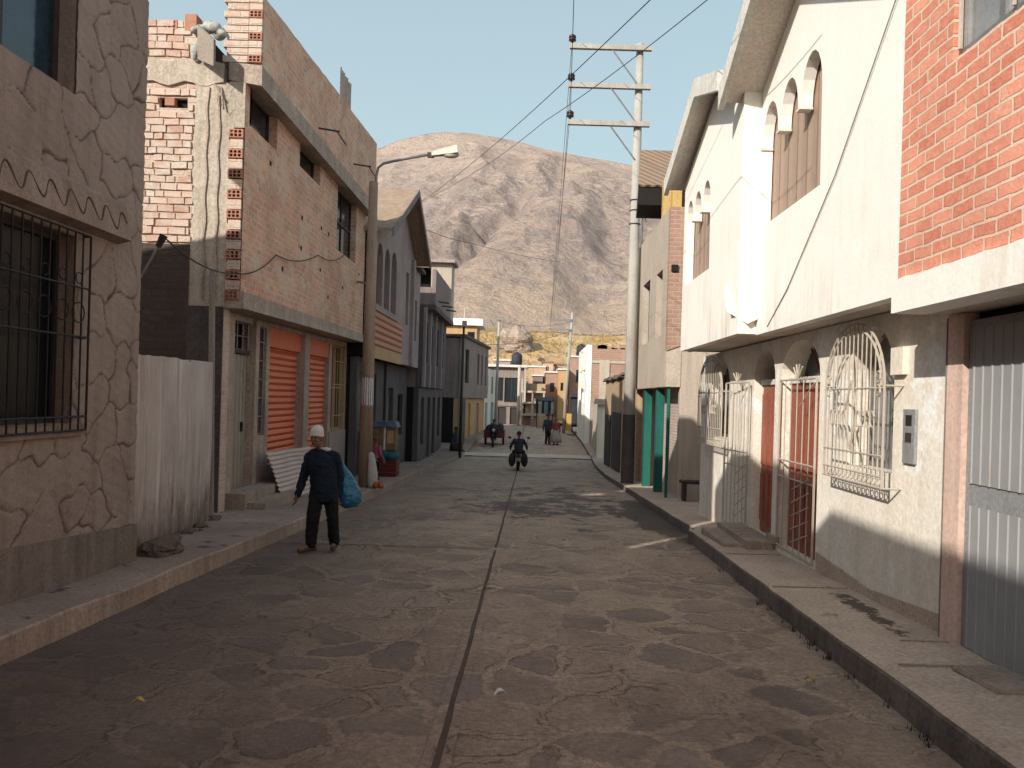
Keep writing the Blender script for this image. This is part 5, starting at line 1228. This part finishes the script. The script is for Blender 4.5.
for i, mt in enumerate(('tarp_dark', 'cloth_grey', 'tarp_dark', 'teal', 'tarp_dark', 'cloth_grey')):
    m = MB(); vs = []
    for k in range(7): vs += [(.45+.23*i+.2*k/6, 57.9+.03*math.sin(k*2), .55), (.45+.23*i+.2*k/6, 57.9+.02*math.sin(k*2), 1.5)]
    m.add(vs, [(2*k, 2*k+2, 2*k+3, 2*k+1) for k in range(6)]); build(m, 'hanging_cloth', mt, x)
build(MB().box(.6, 1.7, 58.1, 58.6, gz(58), .35), 'counter', 'adobe', x)
tag(build(MB().box(.1, 2.2, 59.7, 60.2, -.8, .05).box(.05, 2.25, 59.65, 60.25, .053, .12), 'brick_planter', 'brickG', loc=(1.1, 60.7, -.5)), 'low brick planter wall at foot of the terraces', 'planter')

def onhill(x, y): return hill_z(x, y)
blob_rock('boulder', (-1.9, 93, onhill(-1.9, 93)+1.0), (2.1, 1.8, 1.75), 'pale_rock', 21, 'large grey boulder on the golden hillside at the street end', 'boulder')
for i, (px, Y, s, lb) in enumerate([(492, 88, .55, 'small brown boulder left of the large boulder on the hillside'), (504, 84, .7, 'orange brown boulder just below the large boulder'), (515, 83, .5, 'small boulder below right of the large boulder'), (540, 90, .4, 'small stone in the middle of the golden hillside'), (556, 86, .6, 'dark stone low on the golden hillside by the pole'), (574, 88, .5, 'dark stone on right of the golden hillside')]):
    xx = (px-530)/768*Y; blob_rock('small_boulder', (xx, Y, onhill(xx, Y)+s*.3), (s, s, s*.7), 'adobe' if i < 3 else 'rock', 30+i, lb, 'boulder', 'boulders on the golden hillside', nu=14, nv=10)
m = MB(); random.seed(9)
for i in range(90):
    xx = -14+28*i/90; s = random.uniform(.12, .26); m.box(xx, xx+.33, 113.2, 113.7, onhill(xx, 113)-.3, onhill(xx, 113)+s)
tag(build(m, 'dry_stone_wall', 'rock', loc=(0, 113, 10)), 'low dark stone wall along the crest of the golden hill', 'wall')
def tufts(name, n, area, mat, h0, h1, zf, seed, w=.012):
    m = MB(); random.seed(seed)
    for _ in range(n):
        x, y = area(); z = zf(x, y)
        for k in range(7):
            a = random.uniform(0, 2*PI); L = random.uniform(h0, h1); b = .35*L
            p = Vector((x+random.uniform(-.03, .03), y+random.uniform(-.03, .03), z)); t = p+Vector((b*math.cos(a), b*math.sin(a), L))
            s = Vector((-math.sin(a), math.cos(a), 0))*w
            m.add([p-s, p+s, t], [(0, 1, 2)])
    o = build(m, name, mat); o['kind'] = 'stuff'; return o
def kerb_area():
    if random.random() < .65:
        y = random.uniform(4.2, 9.5); return lerp_table(RK, y)-.03-abs(random.gauss(0, .03)), y
    y = random.uniform(8.1, 11.0); return -4.28-random.random()*.08, y
tag(tufts('kerb_weeds', 42, kerb_area, 'foliage', .03, .09, lambda x, y: gz(y)+(.21 if x < -3.6 else .0), 12, .004), 'small dark weeds along kerb and fence foot', 'weeds')
tufts('hill_grass', 1500, lambda: (random.uniform(-12, 12), random.uniform(72, 112)), 'leaf', .15, .42, lambda x, y: hill_z(x, y)+.1, 5, .05)

# ------------------------------------------------------------------ people
def limb(m, pts, rs, n=10):
    m.tube(pts, rs, n)
    for p, r in zip(pts, rs): m.ball(p, r, n, 7)
def hand(m, w, d, side, curl=.35):
    """palm and five fingers hanging from wrist w along direction d; side = +1/-1 puts the thumb forward"""
    w = Vector(w); d = Vector(d).normalized(); f = Vector((0, -1, 0)); f = (f-d*f.dot(d)).normalized(); s = d.cross(f)*side
    c = w+d*.05
    for k in range(4):
        o = f*(.030-.02*k); m.tube([w+o*.6, w+d*.085+o], [.016, .014], 6); m.ball(w+d*.085+o, .014, 6, 5)
        L = (.068, .076, .070, .055)[k]; b = w+d*.085+o
        k1 = b+d*L*.5+s*L*.5*curl*.4; k2 = k1+(d*(1-curl)+s*curl).normalized()*L*.5
        limb(m, [b, k1, k2], [.0095, .009, .0075], 6)
    t = w+d*.025+f*.026; limb(m, [t, t+f*.028+d*.03+s*.008, t+f*.03+d*.062+s*.016], [.013, .011, .009], 6)
def head(m, c, face, s=1.0):
    """skull, jaw, nose, brow, ears around centre c, looking along `face` (unit, horizontal)"""
    c = Vector(c); f = Vector(face).normalized(); r = Vector((-f.y, f.x, 0)); u = Vector((0, 0, 1))
    m.ball(c+u*.02*s, (.078*s, .088*s, .105*s), 16, 12); m.ball(c+f*.025*s-u*.055*s, (.058*s, .06*s, .062*s), 14, 9); m.ball(c+f*.055*s-u*.095*s, .026*s, 10, 7)
    limb(m, [c+f*.083*s+u*.012*s, c+f*.103*s-u*.03*s], [.009*s, .015*s], 8)
    for k in (-1, 1):
        m.ball(c+f*.066*s+r*k*.04*s-u*.03*s, (.022*s, .022*s, .018*s), 8, 6); m.ball(c+r*k*.08*s-u*.012*s-f*.005*s, (.012*s, .018*s, .03*s), 8, 6)
        limb(m, [c+f*.08*s+r*k*.012*s+u*.028*s, c+f*.07*s+r*k*.05*s+u*.026*s], [.01*s, .009*s], 6)
    m.ball(c+f*.077*s-u*.06*s, (.024*s, .014*s, .008*s), 8, 6)
def eyes(root, c, face, s=1.0):
    c = Vector(c); f = Vector(face).normalized(); r = Vector((-f.y, f.x, 0)); u = Vector((0, 0, 1))
    for k in (-1, 1): build(MB().ball(c+f*.074*s+r*k*.031*s+u*.008*s, .011*s, 8, 6), 'eye', 'glass', root, smooth=True)
    build(MB().ball(c+f*.092*s-u*.06*s, (.022*s, .01*s, .005*s), 8, 5), 'mouth', 'red_cloth', root, smooth=True)
def crumple(o, amp, sc, ridge=0.0):
    me = o.data
    ns = [v.normal.copy() for v in me.vertices]
    for v, n_ in zip(me.vertices, ns):
        q = Vector((v.co.x*sc, v.co.y*sc, v.co.z*sc*1.7)); d = noise.noise(q)+.5*noise.noise(q*2.1)
        if ridge: d += ridge*(1-2*abs(noise.noise(q*1.4+Vector((7, 1, 3)))))
        v.co = v.co+n_*amp*d
def shift(m, o):
    o = Vector(o); m.v = [v+o for v in m.v]; return m

def man():
    def shift(m, o): o = Vector(o); m.v = [Vector((v.x*.9, v.y, v.z))+o for v in m.v]; return m
    O = Vector((-2.62, 9.95, gz(9.95)+.02)); h = thing('person', 'person in white knit cap and navy jacket walking with a blue bag', 'person', tuple(O))
    hc = (-.12, -.07, 1.468); face = (-.22, -1, 0)
    J = dict(nk=(-.07, .0, 1.27), shR=(-.235, .0, 1.205), elR=(-.315, .03, .965), wrR=(-.375, -.05, .735), shL=(.125, .02, 1.205), elL=(.185, .09, .96), wrL=(.185, .06, .735),
             hipR=(-.095, 0, .80), knR=(-.13, -.09, .44), anR=(-.17, -.05, .085), hipL=(.075, 0, .80), knL=(.115, .02, .44), anL=(.12, .14, .09))
    # body: one continuous skin surface
    m = MB(); head(m, hc, face); limb(m, [J['nk'], (-.1, -.03, 1.4)], [.058, .052], 12)
    m.loft([(0, 0, .76, .14, .1), (0, 0, .88, .155, .112), (-.02, 0, 1.02, .145, .105), (-.04, 0, 1.14, .165, .11), (-.055, 0, 1.22, .17, .095), (-.065, 0, 1.28, .08, .06)], 20)
    for a, b, c in (('shR', 'elR', 'wrR'), ('shL', 'elL', 'wrL')): limb(m, [J[a], J[b], J[c]], [.05, .041, .029])
    for a, b, c in (('hipR', 'knR', 'anR'), ('hipL', 'knL', 'anL')): limb(m, [J[a], J[b], J[c]], [.082, .056, .04])
    hand(m, J['wrR'], (-.2, -.25, -1), 1); hand(m, J['wrL'], (.05, -.1, -1), -1, .8)
    for an, dx, dy in (('anR', -.11, -.09), ('anL', .0, -.1)): limb(m, [J[an], (J[an][0]+dx, J[an][1]+dy, .04)], [.04, .035])
    o = build(shift(m, O), 'body', 'skin', h); remesh(o, .0065, 3)
    eyes(h, O+Vector((hc[0]*.9, hc[1], hc[2])), face)
    # jacket
    m = MB(); m.loft([(.0, 0, .655, .185, .145), (.0, 0, .72, .192, .15), (-.015, 0, .86, .185, .145), (-.03, 0, 1.0, .19, .145), (-.045, 0, 1.12, .2, .145), (-.055, 0, 1.21, .2, .125), (-.068, -.005, 1.275, .13, .095), (-.075, -.01, 1.315, .085, .08)], 24)
    limb(m, [J['shR'], J['elR'], J['wrR']], [.076, .062, .05], 12); limb(m, [J['shL'], J['elL'], J['wrL']], [.078, .066, .052], 12)
    random.seed(2)
    limb(m, [(-.075, 0, 1.29), (-.2, 0, 1.235)], [.075, .07], 10); limb(m, [(-.075, 0, 1.29), (.09, .01, 1.235)], [.075, .07], 10)
    for v in m.v: v += .016*Vector((noise.noise(v*6), noise.noise(v*6+Vector((4, 4, 4))), 0))+.010*Vector((0, noise.noise(Vector((v.x*9, v.y*9, v.z*22))), 0))
    o = build(shift(m, O), 'jacket', 'navy', h); remesh(o, .009, 3); crumple(o, .009, 11, .8)
    m = MB()
    limb(m, [J['hipR'], J['knR'], (J['anR'][0]+.005, J['anR'][1], .11)], [.112, .083, .073], 12); limb(m, [J['hipL'], J['knL'], (J['anL'][0], J['anL'][1], .11)], [.112, .084, .074], 12)
    m.loft([(0, 0, .7, .16, .12), (0, 0, .84, .16, .12)], 18)
    for v in m.v: v += .013*Vector((noise.noise(Vector((v.x*7, v.y*7, v.z*13))), noise.noise(Vector((v.x*9+4, v.y*9, v.z*15))), 0))
    o = build(shift(m, O), 'trousers', 'black_cloth', h); remesh(o, .01, 2); crumple(o, .008, 12, .8)
    # cap with rolled cuff
    c = Vector(hc); m = MB(); m.loft([(c.x, c.y+.004, c.z+.028, .095, .104), (c.x, c.y+.004, c.z+.035, .098, .107), (c.x, c.y+.006, c.z+.085, .095, .104), (c.x+.004, c.y+.01, c.z+.125, .082, .09), (c.x+.008, c.y+.014, c.z+.152, .054, .06), (c.x+.01, c.y+.016, c.z+.164, .02, .022)], 22)
    o = build(shift(m, O), 'knit_cap', 'knit', h, smooth=True)
    m = MB(); m.tube([(c.x+.086*math.cos(t), c.y+.005+.095*math.sin(t), c.z+.036+.006*math.sin(3*t)) for t in [k*2*PI/24 for k in range(25)]], .017, 8, False); build(shift(m, O), 'cap_cuff', 'knit', o, smooth=True)
    m = MB(); pts = [(-.075+.115*math.cos(t), .01+.1*math.sin(t), 1.315-.025*math.sin(t+.3)) for t in [-1.35+k*(3.4)/14 for k in range(15)]]
    limb(m, pts, [.012+.026*math.sin(PI*k/14) for k in range(15)], 8); o = build(shift(m, O), 'hood', 'hood', h); remesh(o, .01, 2)
    for an, dx, dy in (('anR', -.125, -.1), ('anL', .015, -.13)):
        a = J[an]; m = MB(); limb(m, [(a[0]-dx*.35, a[1]-dy*.35, .04), (a[0]+dx*.3, a[1]+dy*.3, .045), (a[0]+dx, a[1]+dy, .028)], [.042, .046, .032], 10); m.ball((a[0], a[1], .085), .05, 10, 7)
        m.v = [Vector((v.x, v.y, max(v.z, -.012))) for v in m.v]
        o = build(shift(m, O), 'shoe', 'shoe', h); remesh(o, .009, 2)
    # the bag hangs from his shoulder
    m = MB(); random.seed(8)
    m.loft([(.27, .2, .535, .05, .05), (.29, .2, .56, .14, .11), (.3, .2, .64, .185, .15), (.29, .2, .74, .185, .15), (.265, .2, .85, .145, .12), (.225, .19, .97, .095, .08), (.185, .17, 1.08, .055, .05), (.16, .14, 1.16, .04, .035), (.13, .09, 1.25, .035, .03)], 26)
    m.v = [v+Vector((.024*noise.noise(v*8+Vector((i_, 0, 0)))+.016*abs(noise.noise(v*19+Vector((i_, 3, 0)))) for i_ in (0, 7, 13))) for v in m.v]
    o = build(shift(m, O), 'blue_bag', 'bag', loc=tuple(O+Vector((.28, .2, .53)))); remesh(o, .009, 1); crumple(o, .007, 9, .7)
    tag(o, 'bulging blue plastic bag slung behind the walking person', 'bag')
man()

def figure(label, x, y, hgt, yaw, top, bottom, hat=None, skirt=False, back_bundle=None, arms=(.1, .1), zoff=0.0, hair=True, shoe='shoe', sit=False, ride=False):
    O = Vector((x, y, gz(y)+zoff)); h = thing('person', label, 'person', tuple(O)); k = hgt/1.62
    ca, sa = math.cos(yaw), math.sin(yaw)
    def T(m): m.v = [Vector((v.x*ca-v.y*sa, v.x*sa+v.y*ca, v.z))*k+O for v in m.v]; return m
    zz = -.42 if sit else 0
    hc = (0, -.02, 1.5+zz); kn = [(-.1, -.38, .44), (.1, -.38, .44)] if sit else [(-.09, -.04, .45), (.1, .03, .45)]
    an = [(-.1, -.36, .07), (.1, -.36, .07)] if sit else [(-.1, .02, .07), (.11, .06, .07)]; hp = [(-.085, 0, .82+zz), (.085, 0, .82+zz)]
    sh = [(-.18, 0, 1.27+zz), (.18, 0, 1.27+zz)]; el = [(-.25, .02, 1.02+zz), (.25, .02, 1.02+zz)]; wr = [(-.22-arms[0], -.1, .8+zz), (.22+arms[1], -.1, .8+zz)]
    if ride: el = [(-.33, -.12, .99+zz), (.33, -.12, .99+zz)]; wr = [(-.34, -.42, .9+zz), (.34, -.42, .9+zz)]; kn = [(-.2, -.4, .36), (.2, -.4, .36)]; an = [(-.2, -.22, -.12), (.2, -.22, -.12)]
    m = MB(); head(m, hc, (0, -1, 0)); limb(m, [(0, 0, 1.3+zz), (0, -.01, 1.42+zz)], [.055, .05])
    m.loft([(0, 0, .78+zz, .14, .1), (0, 0, .9+zz, .155, .11), (0, 0, 1.05+zz, .145, .105), (0, 0, 1.2+zz, .165, .11), (0, 0, 1.28+zz, .15, .09), (0, 0, 1.33+zz, .06, .06)], 18)
    for i in (0, 1):
        limb(m, [sh[i], el[i], wr[i]], [.048, .04, .03], 8); limb(m, [hp[i], kn[i], an[i]], [.08, .055, .04], 8)
        hand(m, wr[i], (0, -.2, -1), 1 if i == 0 else -1); limb(m, [an[i], (an[i][0], an[i][1]-.12, .04)], [.04, .032], 8)
    o = build(T(m), 'body', 'skin', h); remesh(o, .009*k, 2)
    m = MB(); m.loft([(0, 0, .72+zz, .18, .14), (0, 0, .9+zz, .175, .14), (0, 0, 1.1+zz, .19, .14), (0, 0, 1.25+zz, .19, .12), (0, 0, 1.34+zz, .08, .07)], 18)
    for i in (0, 1): limb(m, [sh[i], el[i], wr[i]], [.07, .058, .045], 8)
    o = build(T(m), 'top', top, h); remesh(o, .014*k, 3)
    m = MB()
    if skirt:
        m.loft([(0, 0, .9+zz, .15, .12), (0, 0, .84+zz, .2, .17), (0, 0, .66+zz*.5, .285, .25), (0, -.05 if sit else 0, .42+zz*.2, .34, .31), (0, -.05 if sit else 0, .17+(-.12 if sit else 0), .36, .335), (0, 0, .15+(-.12 if sit else 0), .3, .28)], 26)
        m.v = [Vector((v.x*(1+.05*math.sin(9*math.atan2(v.y, v.x))), v.y*(1+.05*math.sin(9*math.atan2(v.y, v.x))), v.z)) for v in m.v]
        build(T(m), 'skirt', bottom, h, smooth=True)
    else:
        for i in (0, 1): limb(m, [hp[i], kn[i], an[i]], [.105, .078, .066], 8)
        o = build(T(m), 'trousers', bottom, h); remesh(o, .014*k, 2)
    for i in (0, 1):
        m = MB(); limb(m, [(an[i][0], an[i][1]+.03, .045), (an[i][0], an[i][1]-.14, .035)], [.048, .04], 8); m.v = [Vector((v.x, v.y, max(v.z, 0))) for v in m.v]
        build(T(m), 'shoe', shoe, h, smooth=True)
    if hat == 'brim':
        m = MB(); z = hc[2]; m.loft([(0, -.01, z+.055, .17, .18), (0, -.01, z+.065, .175, .185), (0, -.01, z+.075, .105, .115), (0, -.01, z+.14, .1, .11), (0, -.01, z+.175, .07, .08), (0, -.01, z+.18, .01, .01)], 22); build(T(m), 'felt_hat', 'felt', h, smooth=True)
        m = MB()
        for s in (-1, 1): limb(m, [(s*.05, .09, z-.02), (s*.045, .14, z-.2), (s*.03, .16, z-.42)], [.022, .018, .01], 6)
        build(T(m), 'braids', 'hair', h, smooth=True)
    elif hat:
        m = MB(); z = hc[2]; m.loft([(0, 0, z+.03, .097, .106), (0, 0, z+.08, .095, .103), (0, 0, z+.12, .07, .08), (0, 0, z+.143, .01, .01)], 18)
        if hat != 'knit': m.hexa([(-.07, -.09, z+.035), (.07, -.09, z+.035), (.06, -.19, z+.025), (-.06, -.19, z+.025)], [(-.07, -.09, z+.05), (.07, -.09, z+.05), (.06, -.19, z+.038), (-.06, -.19, z+.038)])
        build(T(m), 'cap', hat, h, smooth=True)
    else:
        m = MB(); m.ball((0, .012, hc[2]+.035), (.088, .098, .1), 14, 9); build(T(m), 'hair', 'hair', h, smooth=True)
    if back_bundle:
        m = MB(); m.ball((0, .19, 1.12), (.19, .13, .2), 14, 9); m.v = [v+.02*Vector((noise.noise(v*8), noise.noise(v*8+Vector((3, 3, 3))), 0)) for v in m.v]; build(T(m), 'carrying_cloth', back_bundle, h, smooth=True)
    return h
def motorcycle(x, y):
    z = gz(y)+.02; h = thing('motorcycle', 'dark loaded motorcycle ridden away down the middle of the street', 'motorcycle', (x, y, z))
    for cy, nm in ((y-.62, 'wheel'), (y+.66, 'wheel')):
        w = build(MB().tube([(x+.0, cy+.235*math.cos(t), z+.3+.235*math.sin(t)) for t in [k*2*PI/20 for k in range(21)]], .062, 8, False), nm, 'rubber', h, smooth=True)
        m = MB(); m.tube([(x-.05, cy, z+.3), (x+.05, cy, z+.3)], .05, 8)
        for k in range(6): m.tube([(x, cy, z+.3), (x, cy+.22*math.cos(k*PI/3), z+.3+.22*math.sin(k*PI/3))], .012, 4)
        build(m, 'rim', 'steel', w)
    build(MB().tube([(x, y-.62-.33*math.cos(t), z+.3+.33*math.sin(t)) for t in [.2+k*.2 for k in range(9)]], .07, 8), 'rear_mudguard', 'frame_dark', h, smooth=True)
    build(MB().loft([(x, y-.35, z+.66, .11, .42), (x, y-.35, z+.74, .13, .45), (x, y-.35, z+.78, .1, .4)], 16), 'saddle', 'rubber', h, smooth=True)
    build(MB().ball((x, y+.2, z+.75), (.13, .26, .13), 14, 9), 'fuel_tank', 'red_metal', h, smooth=True)
    build(MB().box(x-.12, x+.12, y-.2, y+.25, z+.28, z+.58), 'engine', 'steel', h)
    for s in (-1, 1):
        m = MB(); m.ball((x+s*.24, y-.55, z+.42), (.13, .27, .27), 12, 9); o = build(m, 'pannier_bag', 'skirt', h, smooth=True)
        build(MB().tube([(x+s*.09, y+.66, z+.3), (x+s*.08, y+.42, z+.95)], .025, 6), 'fork_leg', 'steel', h)
        build(MB().tube([(x+s*.08, y+.42, z+.98), (x+s*.22, y+.36, z+1.02), (x+s*.38, y+.24, z+.98)], .018, 6), 'handlebar', 'frame_dark', h)
        mm = build(MB().tube([(x+s*.28, y+.33, z+1.02), (x+s*.36, y+.38, z+1.2)], .008, 5), 'mirror_stalk', 'frame_dark', h)
        build(MB().ball((x+s*.37, y+.38, z+1.22), (.065, .015, .045), 10, 7), 'mirror', 'glass', mm, smooth=True)
    build(MB().box(x-.07, x+.07, y-.98, y-.94, z+.56, z+.64), 'tail_light', 'red_metal', h)
    build(MB().box(x-.1, x+.1, y-.99, y-.975, z+.38, z+.52), 'number_plate', 'pale_cloth', h)
    figure('motorcycle rider in bluish jacket and dark cap seen from behind', x, y-.2, 1.54, PI, 'blue_cloth', 'skirt', 'felt', zoff=.36, sit=True, ride=True)
motorcycle(-.38, 29.8)
figure('taller person in dark clothes standing in the shaded far street', 1.05, 42.6, 1.68, .4, 'tarp_dark', 'black_cloth', 'felt')
figure('person in dull red top with pale skirt standing beside the taller dark person', 1.48, 42.4, 1.52, -.5, 'red_cloth', 'pale_cloth', None, True)
figure('child with pink cap and pink top standing by boxes near the pole', -4.02, 20.2, 1.12, PI*.85, 'pink_cloth', 'black_cloth', 'red_cloth', zoff=.2)
figure('dark figure seated on the left kerb by the thin dark post', -3.45, 36.4, 1.5, .9, 'tarp_dark', 'skirt', 'brim', True, zoff=.17, sit=True)

# ------------------------------------------------------------------ goods outside the gabled house, vehicle, litter
def goods():
    x, y = -4.05, 21.8; z = gz(y)+.2
    c = thing('wooden_crate', 'dull red slatted crate at the bottom of the goods stack', 'crate', (x, y, z))
    m = MB()
    for k in range(4): m.box(x-.34, x+.34, y-.28, y-.26, z+.03+.12*k, z+.12+.12*k); m.box(x-.34, x+.34, y+.26, y+.28, z+.03+.12*k, z+.12+.12*k); m.box(x-.36, x-.342, y-.26, y+.26, z+.03+.12*k, z+.12+.12*k); m.box(x+.342, x+.36, y-.26, y+.26, z+.03+.12*k, z+.12+.12*k)
    build(m, 'slats', 'red_metal', c); build(MB().box(x-.33, x+.33, y-.25, y+.25, z+.01, z+.45), 'contents', 'card', c)
    m = MB()
    for i in range(6): m.ball((x-.1+.09*i-.1, y-.12+.05*(i % 2), z+.62+.03*math.sin(i)), (.16, .2, .16), 12, 8)
    o = build(m, 'cloth_bundle', 'teal_cloth', loc=(x, y, z+.48)); remesh(o, .03, 2); tag(o, 'teal cloth bundle between the red crate and cardboard box', 'bundle')
    c = thing('cardboard_box', 'large brown cardboard box on the teal bundle outside gabled house', 'box', (x, y, z+.76))
    build(MB().box(x-.36, x+.3, y-.25, y+.25, z+.76, z+1.5), 'carton', 'card', c)
    build(MB().box(x-.02, x+.03, y-.256, y-.251, z+.76, z+1.5), 'tape', 'paper', c); build(MB().box(x+.08, x+.26, y-.255, y-.251, z+.95, z+1.3), 'printed_side', 'ochre', c)
    m = MB(); vs = []; n = 12
    for j in range(n+1):
        for i in range(n+1):
            u, v = i/n-.5, j/n-.5; e = max(abs(u), abs(v)); vs.append((x-.03+u*.78, y+v*.64, z+1.56+.02*noise.noise(Vector((u*6, v*6, 1)))-(max(0, e-.42)*2.0)))
    m.add(vs, [(j*(n+1)+i, j*(n+1)+i+1, (j+1)*(n+1)+i+1, (j+1)*(n+1)+i) for j in range(n) for i in range(n)])
    tag(build(m, 'tarpaulin_cover', 'tarp_blue', loc=(x, y, z+1.52), smooth=True), 'faded blue tarpaulin draped over the cardboard box', 'tarpaulin')
    x, y = -3.58, 17.75; z = gz(y)+.2
    m = MB().loft([(x, y, z, .08, .08), (x, y, z+.08, .12, .11), (x-.01, y, z+.35, .115, .1), (x-.03, y, z+.62, .085, .08), (x-.05, y, z+.78, .07, .06), (x-.055, y, z+.82, .03, .03)], 16)
    m.v = [v+.016*Vector((noise.noise(v*9), noise.noise(v*9+Vector((5, 5, 5))), 0)) for v in m.v]
    tag(build(m, 'white_sack', 'sack', loc=(x, y, z), smooth=True), 'tall white sack leaning at the foot of street light pole', 'sack')
    m = MB(); random.seed(1)
    for i in range(12): m.ball((x+.14+random.uniform(-.09, .12), y-.1+random.uniform(-.06, .06), z+.055+.08*random.random()), .055, 8, 6)
    o = build(m, 'orange_net_bag', 'orange_net', loc=(x+.15, y-.1, z), smooth=True); remesh(o, .014, 1); tag(o, 'orange net bag lying beside the white sack', 'bag')
goods()
def tricycle():
    x, y = -1.86, 41.0; z = gz(y)
    h = thing('cargo_tricycle', 'dark red motor cargo tricycle with covered load parked at left', 'tricycle', (x, y, z))
    def wheel(cx, cy, r=.27):
        w = build(MB().tube([(cx-.05+.0, cy, z+r), (cx+.05, cy, z+r)], r, 20), 'wheel', 'rubber', h)
        build(MB().tube([(cx-.06, cy, z+r), (cx+.06, cy, z+r)], r*.6, 14), 'rim', 'steel', w)
    wheel(x-.48, y+.7); wheel(x+.48, y+.7); wheel(x, y-1.0, .28)
    build(MB().box(x-.55, x+.55, y+.0, y+1.5, z+.42, z+.5).box(x-.55, x-.51, y, y+1.5, z+.5, z+.85).box(x+.51, x+.55, y, y+1.5, z+.5, z+.85).box(x-.51, x+.51, y, y+.04, z+.5, z+.85), 'cargo_bed', 'red_metal', h)
    m = MB()
    for i in range(8): m.ball((x-.3+.2*(i % 4), y+.4+.5*(i//4), z+.85+.1*(i % 2)), (.2, .28, .26), 10, 7)
    o = build(m, 'covered_load', 'tarp_dark', h); remesh(o, .04, 2)
    m = MB(); m.tube([(x, y-1.0, z+.28), (x, y-.78, z+.95)], .035, 6); m.tube([(x-.36, y-.72, z+1.0), (x, y-.78, z+.96), (x+.36, y-.72, z+1.0)], .02, 6); m.tube([(x, y-.8, z+.8), (x, y-.3, z+.55), (x, y+.1, z+.46)], .04, 6)
    build(m, 'fork', 'frame_dark', h)
    build(MB().hexa([(x-.13, y-.6, z+.55), (x+.13, y-.6, z+.55), (x+.13, y-.1, z+.5), (x-.13, y-.1, z+.5)], [(x-.1, y-.55, z+.75), (x+.1, y-.55, z+.75), (x+.12, y-.08, z+.72), (x-.12, y-.08, z+.72)]), 'saddle', 'rubber', h)
    build(MB().ball((x, y-.86, z+.86), (.09, .08, .09), 12, 8), 'headlight', 'lamp_glass', h, smooth=True)
    build(MB().box(x-.06, x+.06, y-1.15, y-.85, z+.57, z+.6), 'mudguard', 'red_metal', h)
    figure('rider in dark jacket sitting on the cargo tricycle', x, y-.25, 1.5, 0, 'tarp_dark', 'black_cloth', 'felt', zoff=.32, sit=True)
tricycle()
def leaf(x, y, L, ang, mat, label, cat):
    z = lerp_table(PROFILE, y)+.035; m = MB(); vs = []
    for i in range(7):
        t = i/6; w = .28*L*math.sin(PI*t)**.7; a = Vector((math.cos(ang), math.sin(ang), 0)); b = Vector((-a.y, a.x, 0)); p = Vector((x, y, z))+a*L*(t-.5)+Vector((0, 0, .03*math.sin(PI*t)))
        vs += [p-b*w+Vector((0, 0, .012)), p, p+b*w+Vector((0, 0, .015))]
    m.add(vs, [(3*i+k, 3*i+k+1, 3*i+k+4, 3*i+k+3) for i in range(6) for k in (0, 1)])
    tag(build(m, 'dry_leaf' if cat == 'leaf' else 'paper_scrap', mat, loc=(x, y, z)), label, cat)
leaf(-2.2, 4.42, .075, .25, 'leaf', 'curled yellow dry leaf lying on the shaded stone street at left', 'leaf')
leaf(-.13, 4.75, .08, .4, 'paper', 'small pale paper scrap lying just right of the street seam', 'paper')
leaf(1.95, 5.2, .07, -.6, 'leaf', 'small dry leaf lying near the right kerb', 'leaf')

# ------------------------------------------------------------------ light, sky, camera
el = math.asin(-SUN_DIR.z); rot = math.atan2(-SUN_DIR.x, -SUN_DIR.y)
w = bpy.data.worlds.new('World'); scene.world = w; w.use_nodes = True
nt = w.node_tree; sky = nt.nodes.new('ShaderNodeTexSky'); sky.sky_type = 'NISHITA'; sky.sun_disc = False
sky.sun_elevation = el; sky.sun_rotation = rot; sky.altitude = 0; sky.air_density = 1.0; sky.dust_density = 3.0; sky.ozone_density = 1.0
bg = nt.nodes['Background']; tc = nt.nodes.new('ShaderNodeTexCoord'); sx = nt.nodes.new('ShaderNodeSeparateXYZ'); nt.links.new(tc.outputs['Generated'], sx.inputs[0])
mr = nt.nodes.new('ShaderNodeMapRange'); nt.links.new(sx.outputs[2], mr.inputs[0]); mr.inputs[1].default_value = .3; mr.inputs[2].default_value = .9; mr.inputs[3].default_value = .76; mr.inputs[4].default_value = .35
mx = nt.nodes.new('ShaderNodeMix'); mx.data_type = 'RGBA'; nt.links.new(mr.outputs[0], mx.inputs[0]); nt.links.new(sky.outputs[0], mx.inputs[6]); mx.inputs[7].default_value = (4.0, 5.2, 5.45, 1)   # dusty haze over the valley
nt.links.new(mx.outputs[2], bg.inputs[0]); bg.inputs[1].default_value = .15
sd = bpy.data.lights.new('sun', 'SUN'); sd.energy = 5.0; sd.angle = math.radians(.5); sd.color = (1, .94, .84)
so = bpy.data.objects.new('sun', sd); col.objects.link(so); so.rotation_mode = 'QUATERNION'; so.rotation_quaternion = SUN_DIR.to_track_quat('-Z', 'Y'); so.location = (-20, -26, 30)
cd = bpy.data.cameras.new('camera'); cam = bpy.data.objects.new('camera', cd); col.objects.link(cam)
cd.sensor_width = 36; cd.lens = 27; cd.clip_start = .1; cd.clip_end = 6000
cd.shift_x = -18/1024; cd.shift_y = 14/1024
cam.matrix_world = Matrix.Translation((0, 0, EYE)) @ Matrix.Rotation(PI/2, 4, 'X') @ Matrix.Rotation(ROLL, 4, 'Z')
scene.camera = cam
vs_ = scene.view_settings; vs_.view_transform = 'Standard'; vs_.look = 'None'; vs_.exposure = 0; vs_.gamma = 1
scene.render.resolution_x = 1024; scene.render.resolution_y = 768
cy = scene.cycles
cy.use_denoising = True; cy.max_bounces = 5; cy.diffuse_bounces = 3; cy.glossy_bounces = 2; cy.transmission_bounces = 1; cy.transparent_max_bounces = 2
cy.use_adaptive_sampling = True; cy.adaptive_threshold = .03; cy.caustics_reflective = False; cy.caustics_refractive = False
